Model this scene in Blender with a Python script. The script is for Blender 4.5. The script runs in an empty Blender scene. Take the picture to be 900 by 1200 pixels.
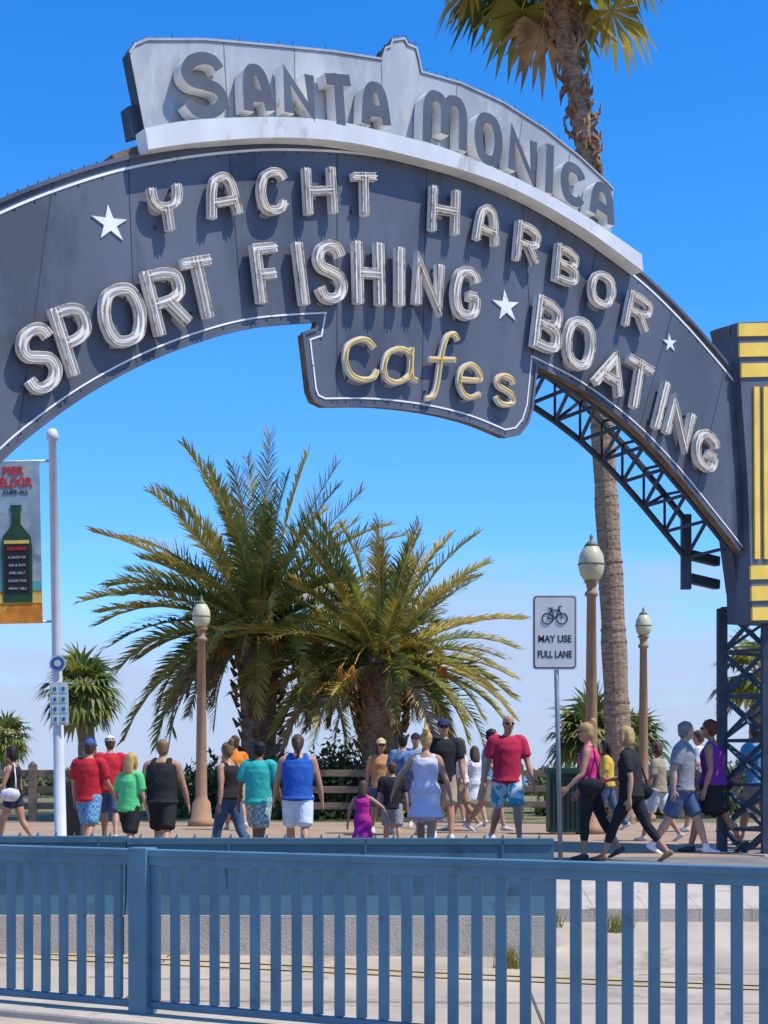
import bpy, bmesh, math, random
import numpy as np
from mathutils import Vector, Matrix
from mathutils.bvhtree import BVHTree
random.seed(7)
F=1800.0; CX=450.0; HY=905.0; CZ=1.05
scene=bpy.context.scene
col=scene.collection
V=Vector
# ---------------------------------------------------------------- helpers
def link(o,parent=None):
    col.objects.link(o)
    if parent is not None: o.parent=parent
    return o
def empty(name,loc=(0,0,0)):
    e=bpy.data.objects.new(name,None); e.location=loc; e.empty_display_size=.2
    return link(e)
MC={}
def M(name,c,rough=.65,var=.15,scale=4,bump=.0,bscale=40,metal=0,dirt=None,dscale=3,dth=.6,stretch=None,spec=.3,trans=0):
    if name in MC: return MC[name]
    m=bpy.data.materials.new(name); m.use_nodes=True; nt=m.node_tree; N=nt.nodes; L=nt.links
    b=N['Principled BSDF']; b.inputs['Roughness'].default_value=rough; b.inputs['Metallic'].default_value=metal
    b.inputs['Specular IOR Level'].default_value=spec
    tc=N.new('ShaderNodeTexCoord'); mp=N.new('ShaderNodeMapping'); L.new(tc.outputs['Object'],mp.inputs[0])
    if stretch: mp.inputs['Scale'].default_value=stretch
    n=N.new('ShaderNodeTexNoise'); n.inputs['Scale'].default_value=scale; n.inputs['Detail'].default_value=1 if trans else 3
    L.new(mp.outputs[0],n.inputs['Vector'])
    r=N.new('ShaderNodeValToRGB'); L.new(n.outputs['Fac'],r.inputs[0])
    r.color_ramp.elements[0].position=.3; r.color_ramp.elements[1].position=.7
    r.color_ramp.elements[0].color=[max(0,x*(1-var)) for x in c]+[1]
    r.color_ramp.elements[1].color=[min(1,x*(1+var)) for x in c]+[1]
    out=r.outputs[0]
    if dirt:
        n2=N.new('ShaderNodeTexNoise'); n2.inputs['Scale'].default_value=dscale; n2.inputs['Detail'].default_value=5; n2.inputs['Roughness'].default_value=.7
        L.new(mp.outputs[0],n2.inputs['Vector'])
        r2=N.new('ShaderNodeValToRGB'); L.new(n2.outputs['Fac'],r2.inputs[0])
        r2.color_ramp.elements[0].position=dth; r2.color_ramp.elements[1].position=min(1,dth+.12)
        mx=N.new('ShaderNodeMixRGB'); L.new(r2.outputs[0],mx.inputs[0]); L.new(out,mx.inputs[1]); mx.inputs[2].default_value=list(dirt)+[1]
        out=mx.outputs[0]
    L.new(out,b.inputs['Base Color'])
    if bump>0:
        n3=N.new('ShaderNodeTexNoise'); n3.inputs['Scale'].default_value=bscale; n3.inputs['Detail'].default_value=3
        L.new(mp.outputs[0],n3.inputs['Vector'])
        bp=N.new('ShaderNodeBump'); bp.inputs['Strength'].default_value=bump; bp.inputs['Distance'].default_value=.02
        L.new(n3.outputs['Fac'],bp.inputs['Height']); L.new(bp.outputs[0],b.inputs['Normal'])
    if trans>0:
        t=N.new('ShaderNodeBsdfTranslucent'); L.new(out,t.inputs['Color']); ms=N.new('ShaderNodeMixShader'); ms.inputs[0].default_value=trans
        L.new(b.outputs[0],ms.inputs[1]); L.new(t.outputs[0],ms.inputs[2]); L.new(ms.outputs[0],N['Material Output'].inputs[0])
    MC[name]=m; return m
def Mpat(name,c1,c2,scale=18,kind='vor'):
    if name in MC: return MC[name]
    m=bpy.data.materials.new(name); m.use_nodes=True; nt=m.node_tree; N=nt.nodes; L=nt.links
    b=N['Principled BSDF']; b.inputs['Roughness'].default_value=.8
    tc=N.new('ShaderNodeTexCoord')
    if kind=='vor':
        v=N.new('ShaderNodeTexNoise'); v.inputs['Scale'].default_value=scale; f=v.outputs['Fac']; v.inputs['Detail'].default_value=1; th=(.47,.53)
    else:
        v=N.new('ShaderNodeTexChecker'); v.inputs['Scale'].default_value=scale; f=v.outputs['Fac']; th=(.4,.6)
    L.new(tc.outputs['Object'],v.inputs['Vector'])
    r=N.new('ShaderNodeValToRGB'); L.new(f,r.inputs[0])
    r.color_ramp.elements[0].position=th[0]; r.color_ramp.elements[1].position=th[1]
    r.color_ramp.elements[0].color=list(c1)+[1]; r.color_ramp.elements[1].color=list(c2)+[1]
    L.new(r.outputs[0],b.inputs['Base Color'])
    MC[name]=m; return m
class MB:
    def __init__(s): s.v=[]; s.f=[]; s.m=[]; s.mats=[]
    def mi(s,mat):
        if mat not in s.mats: s.mats.append(mat)
        return s.mats.index(mat)
    def add(s,vs,fs,mat):
        o=len(s.v); s.v.extend([tuple(v) for v in vs]); k=s.mi(mat)
        for f in fs: s.f.append([i+o for i in f]); s.m.append(k)
    def box(s,c,d,mat,ax=None,ay=None,az=None):
        c=V(c); ax=V(ax or (1,0,0)); ay=V(ay or (0,1,0)); az=V(az or (0,0,1))
        vs=[c+ax*(d[0]/2*i)+ay*(d[1]/2*j)+az*(d[2]/2*k) for i in(-1,1) for j in(-1,1) for k in(-1,1)]
        s.add(vs,[(0,1,3,2),(4,6,7,5),(0,4,5,1),(2,3,7,6),(0,2,6,4),(1,5,7,3)],mat)
    def beam(s,a,b,w,h,mat):
        a=V(a);b=V(b); d=(b-a); l=d.length; d.normalize()
        u=V((0,0,1)) if abs(d.z)<.95 else V((1,0,0))
        x=d.cross(u).normalized(); y=x.cross(d)
        s.box((a+b)/2,(l,w,h),mat,d,x,y)
    def tube(s,pts,rad,mat,n=8,cap=True):
        pts=[V(p) for p in pts]; N=len(pts)
        if not hasattr(rad,'__len__'): rad=[rad]*N
        vs=[];fs=[]; px=None
        for i,p in enumerate(pts):
            d=(pts[min(i+1,N-1)]-pts[max(i-1,0)]).normalized()
            if px is None:
                u=V((0,0,1)) if abs(d.z)<.9 else V((0,1,0)); px=u.cross(d).normalized()
            px=(px-d*px.dot(d)).normalized(); py=d.cross(px)
            for k in range(n):
                a=2*math.pi*k/n; vs.append(p+px*(math.cos(a)*rad[i])+py*(math.sin(a)*rad[i]))
        for i in range(N-1):
            for k in range(n):
                k2=(k+1)%n; fs.append((i*n+k,i*n+k2,(i+1)*n+k2,(i+1)*n+k))
        if cap: fs.append(tuple(range(n))[::-1]); fs.append(tuple((N-1)*n+k for k in range(n)))
        s.add(vs,fs,mat)
    def lathe(s,c,prof,mat,n=14):
        c=V(c); vs=[];fs=[]
        for r,z in prof:
            for k in range(n):
                a=2*math.pi*k/n; vs.append(c+V((math.cos(a)*r,math.sin(a)*r,z)))
        for i in range(len(prof)-1):
            for k in range(n):
                k2=(k+1)%n; fs.append((i*n+k,i*n+k2,(i+1)*n+k2,(i+1)*n+k))
        fs.append(tuple(range(n))[::-1]); fs.append(tuple((len(prof)-1)*n+k for k in range(n)))
        s.add(vs,fs,mat)
    def obj(s,name,parent=None,smooth=False,recalc=True,bevel=0):
        me=bpy.data.meshes.new(name); me.from_pydata(s.v,[],s.f)
        for m in s.mats: me.materials.append(m)
        me.polygons.foreach_set('material_index',s.m)
        if smooth: me.polygons.foreach_set('use_smooth',[True]*len(s.f))
        if recalc:
            bm=bmesh.new(); bm.from_mesh(me); bmesh.ops.recalc_face_normals(bm,faces=bm.faces)
            big=[f for f in bm.faces if len(f.verts)>8]
            if big: bmesh.ops.triangulate(bm,faces=big)
            bm.to_mesh(me); bm.free()
        o=link(bpy.data.objects.new(name,me),parent)
        if bevel:
            b=o.modifiers.new('b','BEVEL'); b.width=bevel; b.segments=2; b.limit_method='ANGLE'
        return o
def cat(pts,k=6,closed=False):
    P=[V(p) for p in pts]; n=len(P); out=[]
    rng=range(n) if closed else range(n-1)
    for i in rng:
        if closed: a,b,c,d=P[i-1],P[i],P[(i+1)%n],P[(i+2)%n]
        else: a,b,c,d=P[max(i-1,0)],P[i],P[i+1],P[min(i+2,n-1)]
        for j in range(k):
            t=j/k; out.append(.5*((2*b)+(c-a)*t+(2*a-5*b+4*c-d)*t*t+(3*b-a-3*c+d)*t**3))
    if not closed: out.append(P[-1].copy())
    return out
def sstep(a,b,x):
    t=max(0,min(1,(x-a)/(b-a))); return t*t*(3-2*t)
def lerp(prof,x):
    if x<=prof[0][0]: return prof[0][1]
    for (a,u),(b,w) in zip(prof,prof[1:]):
        if x<=b: return u+(w-u)*(x-a)/(b-a)
    return prof[-1][1]
LP=[(12,-.64),(14,-.5),(20,-.27),(27,.03),(75,.03),(92,-13),(200,-13.6),(400,-18),(5000,-25)]
RP=[(12,-.64),(13,-.6),(17,-.04),(22,.06),(27,.03),(75,.03),(92,-13),(200,-13.6),(400,-18),(5000,-25)]
def gz(x,y):
    t=sstep(-2,2,x); return lerp(LP,y)*(1-t)+lerp(RP,y)*t
def WX(px,Y): return (px-CX)/F*Y
def WZ(py,Y): return CZ+(HY-py)/F*Y
def WP(px,py,Y): return V((WX(px,Y),Y,WZ(py,Y)))
def gridsheet(name,xs,ys,dz,mat,parent=None):
    mb=MB(); vs=[(x,y,gz(x,y)+dz) for y in ys for x in xs]; nx=len(xs)
    fs=[(j*nx+i,j*nx+i+1,(j+1)*nx+i+1,(j+1)*nx+i) for j in range(len(ys)-1) for i in range(nx-1)]
    mb.add(vs,fs,mat); return mb.obj(name,parent,smooth=True)
# ---------------------------------------------------------------- world / light / camera
w=bpy.data.worlds.new("World"); scene.world=w; w.use_nodes=True; nt=w.node_tree; N=nt.nodes; L=nt.links
bg=N['Background']; sky=N.new('ShaderNodeTexSky'); sky.sky_type='NISHITA'; sky.sun_disc=False
sunv=V((.91*.53,-.38*.53,.85)).normalized()
sky.sun_elevation=math.asin(sunv.z); sky.sun_rotation=math.atan2(sunv.x,sunv.y)
sky.air_density=1.0; sky.dust_density=.3; sky.ozone_density=3
tc=N.new('ShaderNodeTexCoord'); sep=N.new('ShaderNodeSeparateXYZ'); L.new(tc.outputs['Generated'],sep.inputs[0])
cr=N.new('ShaderNodeValToRGB'); L.new(sep.outputs['Z'],cr.inputs[0]); E=cr.color_ramp.elements
k_=2.0
E[0].position=0; E[0].color=(.74,1.0,1.0,1); E[1].position=.78; E[1].color=(.52,.84,1.0,1)
for p_,c_ in((.15,(.50,.92,1.0,1)),(.30,(.30,.90,1.0,1)),(.46,(.17,.80,1.0,1))):
    e_=E.new(p_); e_.color=c_
mul=N.new('ShaderNodeMixRGB'); mul.blend_type='MULTIPLY'; mul.inputs[0].default_value=1; L.new(cr.outputs[0],mul.inputs[2])
mul2=N.new('ShaderNodeMixRGB'); mul2.blend_type='MULTIPLY'; mul2.inputs[0].default_value=1; mul2.inputs[2].default_value=(.95,1.08,1.62,1)
L.new(sky.outputs[0],mul.inputs[1]); L.new(mul.outputs[0],mul2.inputs[1]); L.new(mul2.outputs[0],bg.inputs['Color']); bg.inputs['Strength'].default_value=.15
mp=N.new('ShaderNodeMapping'); mp.inputs['Scale'].default_value=(1,1,4.5); L.new(tc.outputs['Generated'],mp.inputs[0])
no=N.new('ShaderNodeTexNoise'); no.inputs['Scale'].default_value=4.2; no.inputs['Detail'].default_value=5; no.inputs['Roughness'].default_value=.52; L.new(mp.outputs[0],no.inputs['Vector'])
ma=N.new('ShaderNodeMath'); ma.operation='MULTIPLY_ADD'; L.new(no.outputs['Fac'],ma.inputs[0]); ma.inputs[1].default_value=-.24; L.new(sep.outputs['Z'],ma.inputs[2])
mr=N.new('ShaderNodeMapRange'); mr.interpolation_type='SMOOTHSTEP'; L.new(ma.outputs[0],mr.inputs[0])
mr.inputs[1].default_value=-.065; mr.inputs[2].default_value=.018; mr.inputs[3].default_value=.88; mr.inputs[4].default_value=0
bg2=N.new('ShaderNodeBackground'); bg2.inputs[0].default_value=(.52,.61,.84,1); bg2.inputs[1].default_value=1.0
ms=N.new('ShaderNodeMixShader'); L.new(mr.outputs[0],ms.inputs[0]); L.new(bg.outputs[0],ms.inputs[1]); L.new(bg2.outputs[0],ms.inputs[2])
L.new(ms.outputs[0],N['World Output'].inputs[0])
sd=bpy.data.lights.new('sun','SUN'); sd.energy=5.0; sd.angle=math.radians(.5); sd.color=(1,.94,.83)
so=link(bpy.data.objects.new('sun',sd)); so.rotation_euler=(-sunv).to_track_quat('-Z','Y').to_euler(); so.location=(5,-5,20)
cd=bpy.data.cameras.new('camera'); cam=link(bpy.data.objects.new('camera',cd)); cam.location=(0,0,CZ); cam.rotation_euler=(math.pi/2,0,0)
cd.sensor_fit='HORIZONTAL'; cd.sensor_width=36; cd.lens=72; cd.shift_y=305/900; cd.clip_end=8000; cd.clip_start=.1
scene.camera=cam
scene.view_settings.view_transform='Standard'; scene.view_settings.look='None'; scene.view_settings.exposure=0
# ---------------------------------------------------------------- ground
near=[-12+.5*i for i in range(53)]
xs=[-4000,-800,-200,-80,-40,-20]+near+[20,40,80,200,800,4000]
ys=[-30,-10]+[.5*i for i in range(0,81)]+[50,60,70,75,80,85,92,120,200,400,1500,5000]
m_ground=M('ground_soil',(.30,.22,.14),.9,.2,1.2,.4,30,dirt=(.1,.12,.04),dscale=.5,dth=.55)
gridsheet('ground',xs,ys,0,m_ground)
m_road=M('road_concrete',(.44,.37,.28),.85,.16,1.5,.25,60,dirt=(.30,.25,.19),dscale=1.2,dth=.54)
gridsheet('road',[x for x in xs if -200<=x<=200],[y for y in ys if 5<=y<=15],.004,m_road)
m_pav=M('pavement_tan',(.36,.255,.165),.85,.15,.8,.2,50,dirt=(.22,.17,.12),dscale=1.6,dth=.6)
gridsheet('promenade_pavement',[x for x in xs if -80<=x<=80],[y for y in ys if 19<=y<=31],.004,m_pav)
m_asph=M('asphalt',(.20,.185,.17),.9,.18,2,.3,60,dirt=(.13,.12,.11),dscale=1.5,dth=.55)
gridsheet('asphalt_path',[x for x in xs if -80<=x<=80],[y for y in ys if 15<=y<=19],.004,m_asph)
m_grass=M('park_grass',(.16,.15,.06),.95,.35,3,.5,60,dirt=(.28,.22,.12),dscale=.6,dth=.5)
gridsheet('park_grass',[x for x in xs if -200<=x<=200],[y for y in ys if 31<=y<=75],.004,m_grass)
mb=MB(); mb.add([(-6000,150,-14),(6000,150,-14),(6000,7000,-14),(-6000,7000,-14)],[(0,1,2,3)],M('sea_water',(.03,.12,.2),.25,.2,.02,.3,1))
mb.obj('sea')
m_conc=M('concrete_kerb',(.48,.42,.34),.85,.15,3,.3,50,dirt=(.27,.23,.18),dscale=3,dth=.58)
mb=MB()
for i in range(40):
    x0=1.0+i*.5; x1=x0+.496; y=14.6
    z=gz(x0+.25,y)
    sl=(gz(x0+.25,15.6)-gz(x0+.25,14.6))
    vs=[(x0,y,z-.2),(x1,y,z-.2),(x1,y+1.4,z-.2),(x0,y+1.4,z-.2),(x0,y,z+.13),(x1,y,z+.13),(x1,y+1.4,z+.13+sl*1.35),(x0,y+1.4,z+.13+sl*1.35)]
    mb.add(vs,[(0,1,2,3),(4,5,6,7),(0,1,5,4),(1,2,6,5),(2,3,7,6),(3,0,4,7)],m_conc)
mb.obj('kerb')
# slab joints and sealed cracks in the road
m_joint=M('road_joint',(.13,.11,.09),.9)
mb=MB(); rj=random.Random(3)
def gline(pts,w_):
    for a,b in zip(pts,pts[1:]):
        a=V(a);b=V(b); n_=max(1,int((b-a).length/.25)); d=(b-a).normalized(); s_=V((-d.y,d.x))*w_/2
        for k in range(n_):
            p=a.lerp(b,k/n_); r_=a.lerp(b,(k+1)/n_)
            mb.add([(u.x,u.y,gz(u.x,u.y)+.010) for u in (p-s_,r_-s_,r_+s_,p+s_)],[(0,1,2,3)],m_joint)
for x in range(-8,9,3): gline([(x,8.6),(x*1.02+.2,14.4)],.018)
gline([(-9,11.6),(9,10.9)],.018)
for c in range(6):
    x,y=rj.uniform(-5,6),rj.uniform(10.5,14); P=[(x,y)]
    for k in range(9): x+=rj.uniform(.05,.35); y+=rj.uniform(-.14,.14); P.append((x,min(14.4,y)))
    gline(P,.014)
mb.obj('road_joints',recalc=False)
m_yel=M('yellow_road_paint',(.50,.37,.13),.7,.2,8,dirt=(.42,.35,.26),dscale=5,dth=.46)
for k,off in enumerate((0,.22)):
    mb=MB(); n=60
    for i in range(n):
        x0=-8+i*.4; x1=x0+.4; f=lambda x:12.5+off-.22*x
        vs=[(x0,f(x0),gz(x0,f(x0))+.014),(x1,f(x1),gz(x1,f(x1))+.014),(x1,f(x1)+.08,gz(x1,f(x1)+.08)+.014),(x0,f(x0)+.08,gz(x0,f(x0)+.08)+.014)]
        mb.add(vs,[(0,1,2,3)],m_yel)
    mb.obj('road_centre_line')
# ---------------------------------------------------------------- arch plane
A=V((WX(45,13.5),13.5,0)); B=V((WX(830,18.6),18.6,0)); T=(B-A).normalized(); NN=V((T.y,-T.x,0))
C0=V((0,0,CZ))
def q(px,py,off=0):
    d=V(((px-CX)/F,1,(HY-py)/F)); lam=(off+(A-C0).dot(NN))/d.dot(NN); P=C0+d*lam
    return V(((P-A).dot(T),P.z))
def PW(s,off): return A+T*s.x+NN*off+V((0,0,s.y))
arch=empty('pier_entrance_arch_sign',(0,0,0))
def prism(mb,poly,o0,o1,mf,ms_=None):
    n=len(poly); ms_=ms_ or mf
    bm=bmesh.new(); vs=[bm.verts.new((p.x,p.y,0)) for p in poly]; f=bm.faces.new(vs); r=bmesh.ops.triangulate(bm,faces=[f],ngon_method='EAR_CLIP'); bm.verts.index_update()
    tris=[[v.index for v in f.verts] for f in bm.faces]; bm.free()
    mb.add([PW(p,o1) for p in poly],tris,mf); mb.add([PW(p,o0) for p in poly],[t[::-1] for t in tris],mf)
    mb.add([PW(p,o0) for p in poly]+[PW(p,o1) for p in poly],[(i,(i+1)%n,(i+1)%n+n,i+n) for i in range(n)],ms_)
def offs(P,d,closed=False):
    out=[];n=len(P)
    for i in range(n):
        if closed: a,b,c=P[i-1],P[i],P[(i+1)%n]
        else: a,b,c=P[max(i-1,0)],P[i],P[min(i+1,n-1)]
        d1=(b-a) if (b-a).length>1e-6 else (c-b); d2=(c-b) if (c-b).length>1e-6 else d1
        d1=d1.normalized(); d2=d2.normalized(); n1=V((-d1.y,d1.x)); n2=V((-d2.y,d2.x)); m=n1+n2
        if m.length<.3: m=n1
        m.normalize(); k=min(1.8,1/max(.4,m.dot(n1))); out.append(b+m*d*k)
    return out
def band(mb,P,wd,o0,o1,mf,ms_=None,closed=False):
    ms_=ms_ or mf; Lp=offs(P,wd/2,closed); Rp=offs(P,-wd/2,closed); n=len(P)
    rng=n if closed else n-1
    a=[PW(p,o1) for p in Lp]; b=[PW(p,o1) for p in Rp]; c=[PW(p,o0) for p in Lp]; d=[PW(p,o0) for p in Rp]
    vs=a+b+c+d; fs=[];fs2=[]
    for i in range(rng):
        j=(i+1)%n
        fs.append((i,j,n+j,n+i)); fs2+= [(2*n+i,2*n+j,3*n+j,3*n+i),(i,j,2*n+j,2*n+i),(n+i,n+j,3*n+j,3*n+i)]
    if not closed: fs2+=[(0,n,3*n,2*n),(n-1,2*n-1,4*n-1,3*n-1)]
    mb.add(vs,fs,mf); mb.add(vs,fs2,ms_)
m_panel=M('arch_slate_grey_paint',(.098,.110,.140),.42,.22,.9,.08,12,dirt=(.064,.072,.094),dscale=1.0,dth=.50,stretch=(1,1,.4))
m_white=M('weathered_white_paint',(.78,.77,.73),.5,.12,3,.1,30,dirt=(.48,.40,.29),dscale=5,dth=.60)
m_lface=M('letter_enamel',(.74,.73,.68),.45,.12,4,dirt=(.47,.39,.28),dscale=7,dth=.58)
m_rim=M('letter_rim_weathered',(.60,.51,.38),.5,.3,6,dirt=(.25,.13,.06),dscale=10,dth=.50)
m_neon=M('neon_glass_tube',(.70,.63,.52),.15,.12,14,spec=.6)
m_grey=M('letter_grey_paint',(.078,.094,.120),.55,.18,3,dirt=(.11,.125,.145),dscale=5,dth=.6)
m_head=M('header_panel_paint',(.33,.35,.365),.4,.2,1.0,.05,20,dirt=(.46,.47,.47),dscale=1.2,dth=.52,stretch=(1,1,.4))
m_rust=M('rusty_edge',(.16,.11,.07),.8,.4,5,.3,40)
m_steel=M('dark_blue_steel',(.045,.062,.085),.55,.25,5,dirt=(.12,.08,.05),dscale=6,dth=.64)
outer=[(-160,330),(-60,266),(0,236),(60,212),(130,190),(200,176),(265,168),(330,165),(420,170),(500,186),(560,206),(620,233),(690,275),(750,320),(800,368),(850,425),(884,468)]
innL=[(-160,700),(-60,598),(0,540),(40,505),(100,462),(170,424),(240,397),(300,382),(372,376)]
cafeL=[(372,376),(370,386),(355,391),(359,425),(363,458),(368,470),(380,476)]
cafeB=[(380,476),(440,476),(500,483),(550,495),(592,512)]
cafeR=[(592,512),(607,509),(617,497),(623,478),(628,428)]
innR=[(628,428),(680,455),(740,500),(790,551),(840,612),(884,668)]
inner=cat(innL,5)+cafeL[1:2]+cafeL[2:]+cat(cafeB,4)[1:]+cafeR[1:]+cat(innR,5)[1:]
oc=cat(outer,5)
poly=[q(p[0],p[1]) for p in oc]+[q(p[0],p[1]) for p in inner][::-1]
mb=MB(); prism(mb,poly,-.10,0,m_panel,m_rust)
bo=offs([q(p[0],p[1]) for p in oc],-.085); band(mb,bo[2:],.022,.002,.008,m_white)
bi=offs([q(*p[:2]) for p in [V(x) for x in inner]],.075); band(mb,bi[2:-1],.016,.002,.008,m_white)
band(mb,[q(p[0],p[1]) for p in oc],.035,-.02,.03,m_panel,m_rust)
band(mb,[q(p[0],p[1]) for p in inner],.03,-.02,.02,m_panel,m_rust)
m_seam=M('seam',(.045,.052,.065),.6)
for a_,b_ in [((62,214),(20,520)),((150,188),(160,428)),((268,170),(285,384)),((395,170),(395,474)),((500,188),(494,480)),((612,232),(625,430)),((700,285),(668,448)),((790,360),(748,505)),((850,430),(815,580))]:
    band(mb,[q(*a_),q(*b_)],.008,.001,.004,m_seam)
for P_,stp in((bo,.16),(bi,.16)):
    acc=0
    for i in range(3,len(P_)-2):
        acc+=(P_[i]-P_[i-1]).length
        if acc>stp: acc=0; p=P_[i]; mb.tube([PW(p+V((0,-.03)),.0),PW(p+V((0,-.03)),.008)],.009,m_seam,6)
mb.obj('arch_panel',arch)
# ---- glyphs
S_=[(.95,.78),(.8,.94),(.5,1),(.2,.94),(.05,.76),(.17,.6),(.5,.52),(.83,.42),(.96,.23),(.8,.06),(.5,0),(.2,.05),(.04,.22)]
G={'S':[(0,1,S_)],
'P':[(0,0,[(0,0),(0,1)]),(0,1,[(0,1),(.55,.99),(.92,.9),(1,.74),(.92,.56),(.55,.47),(0,.46)])],
'O':[(1,1,[(.5,1),(.85,.9),(1,.5),(.85,.1),(.5,0),(.15,.1),(0,.5),(.15,.9)])],
'R':[(0,0,[(0,0),(0,1)]),(0,1,[(0,1),(.55,.99),(.9,.9),(.97,.74),(.9,.57),(.55,.48),(0,.47)]),(0,0,[(.5,.47),(1,0)])],
'T':[(0,0,[(0,1),(1,1)]),(0,0,[(.5,1),(.5,0)])],
'F':[(0,0,[(1,1),(0,1),(0,0)]),(0,0,[(0,.52),(.8,.52)])],
'I':[(0,0,[(.5,1),(.5,0)])],
'H':[(0,0,[(0,0),(0,1)]),(0,0,[(1,0),(1,1)]),(0,0,[(0,.5),(1,.5)])],
'N':[(0,0,[(0,0),(0,1),(1,0),(1,1)])],
'G':[(0,1,[(.95,.78),(.8,.94),(.5,1),(.15,.9),(0,.5),(.15,.1),(.5,0),(.82,.06),(.95,.2),(.95,.45)]),(0,0,[(.97,.45),(.55,.45)])],
'B':[(0,0,[(0,0),(0,1)]),(0,1,[(0,1),(.55,.99),(.88,.9),(.93,.76),(.86,.6),(.5,.52),(0,.52)]),(0,1,[(.5,.52),(.9,.44),(1,.26),(.92,.08),(.55,.01),(0,0)])],
'C':[(0,1,[(.95,.78),(.8,.94),(.5,1),(.15,.9),(0,.5),(.15,.1),(.5,0),(.8,.06),(.95,.22)])],
'A':[(0,1,[(0,0),(.06,.35),(.14,.72),(.28,.94),(.5,1),(.72,.94),(.86,.72),(.94,.35),(1,0)]),(0,0,[(.06,.36),(.94,.36)])],
'V':[(0,0,[(0,0),(.5,1),(1,0)]),(0,0,[(.2,.36),(.8,.36)])],
'Y':[(0,1,[(0,1),(.02,.72),(.18,.54),(.5,.48),(.82,.54),(.98,.72),(1,1)]),(0,0,[(.5,.48),(.5,0)])],
'M':[(0,1,[(0,0),(0,.4),(.02,.8),(.12,.97),(.25,1),(.4,.95),(.49,.75),(.5,.25)]),(0,1,[(.5,.7),(.6,.95),(.75,1),(.88,.97),(.98,.8),(1,.4),(1,0)])],
'c':[(0,1,[(.95,.8),(.75,.97),(.45,.98),(.1,.8),(0,.45),(.15,.12),(.5,0),(.85,.06),(1,.25)])],
'a':[(1,1,[(.5,.98),(.85,.85),(.9,.5),(.8,.15),(.45,0),(.1,.12),(0,.5),(.15,.85)]),(0,1,[(.93,1),(.9,.5),(.93,.12),(1.1,.02)])],
'f':[(0,1,[(1,.9),(.85,1),(.62,.95),(.5,.7),(.42,.2),(.3,.03),(.1,0)]),(0,0,[(.1,.6),(.95,.6)])],
'e':[(0,1,[(.05,.5),(.9,.58),(.85,.85),(.5,1),(.12,.82),(0,.45),(.2,.1),(.55,0),(.95,.15)])],
's':[(0,1,S_)]}
def letter(mb,ch,lb,rb,lt,wd,o0,o1,mf,ms_,neon=True,rim=True,mn=None):
    b=q(lb[0],lb[1],o1); r=q(rb[0],rb[1],o1)-b; u=q(lt[0],lt[1],o1)-b; W_=r.length; H_=u.length
    for k,(cl,sm,pts) in enumerate(G[ch]):
        P=[]
        for x,y in pts:
            X=(wd/2+x*max(0.001,(W_-wd)))/W_; Y=(wd/2+y*(H_-wd))/H_
            if not cl and not sm and len(pts)==2 and pts[0][0]==pts[1][0]: Y=y
            P.append(b+r*X+u*Y)
        if sm: P=[V((p[0],p[1])) for p in cat([(p.x,p.y,0) for p in P],5,bool(cl))]
        e=k*.003
        band(mb,P,wd,o0+e,o1+e,mf,ms_,bool(cl))
        if rim:
            for sg in(1,-1): band(mb,offs(P,sg*(wd/2-.004),bool(cl)),.008,o1-.01,o1+.014+e,m_rim,m_rim,bool(cl))
        if neon:
            R=P+[P[0]] if cl else P
            mb.tube([PW(p,o1+.018) for p in R],.010,mn or m_neon,5)
    for x,y in ((.2,.15),(.8,.85)):
        p=b+r*x+u*y; mb.beam(PW(p,0),PW(p,o0),.02,.02,m_steel)
def word(name,items,wd,o0,o1,mf,ms_,**k):
    mb=MB()
    for it in items: letter(mb,it[0],it[1],it[2],it[3],wd,o0,o1,mf,ms_,**k)
    mb.obj(name,arch)
word('letters_yacht_harbor',[('Y',(181,273),(219,266),(173,216)),('A',(246,261),(285,254),(239,205)),('C',(304,252),(340,250),(302,197)),('H',(359,251),(395,249),(356,197)),('T',(411,252),(445,252),(410,202)),
 ('H',(504,269),(537,275),(506,217)),('A',(556,283),(584,293),(559,235)),('R',(603,303),(631,315),(607,257)),('B',(649,327),(676,339),(653,284)),('O',(689,352),(718,366),(695,312)),('R',(731,379),(759,394),(739,339))],.076,.05,.11,m_lface,m_white)
word('letters_sport_fishing_boating',[('S',(34,469),(78,450),(15,388)),('P',(83,442),(121,426),(58,363)),('O',(126,412),(177,399),(112,338)),('R',(184,394),(228,382),(166,319)),('T',(224,376),(266,368),(208,304)),
 ('F',(304,361),(337,357),(295,286)),('I',(350,357),(366,356),(341,284)),('S',(371,356),(409,355),(367,281)),('H',(417,355),(451,357),(415,282)),('I',(463,357),(476,358),(463,289)),('N',(485,360),(519,368),(487,297)),('G',(529,370),(562,378),(533,308)),
 ('B',(624,404),(655,419),(631,344)),('O',(659,424),(694,440),(666,364)),('V',(694,450),(729,471),(706,404)),('T',(726,467),(761,487),(735,412)),('I',(763,498),(776,504),(776,445)),('N',(778,509),(806,530),(789,462)),('G',(811,538),(838,560),(820,495))],.095,.05,.12,m_lface,m_white)
m_cream=M('cafes_letter_cream',(.70,.64,.47),.5,.15,5,dirt=(.4,.3,.12),dscale=8,dth=.58); m_yn=M('yellow_neon_tube',(.68,.42,.06),.25,.15,8)
word('letters_cafes',[('c',(404,447),(446,449),(401,392)),('a',(448,452),(488,450),(448,405)),('f',(493,470),(534,470),(500,387)),('e',(535,466),(566,471),(537,421)),('s',(578,474),(605,480),(580,434))],.058,.04,.08,m_cream,m_white,rim=False,mn=m_yn)
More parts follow.
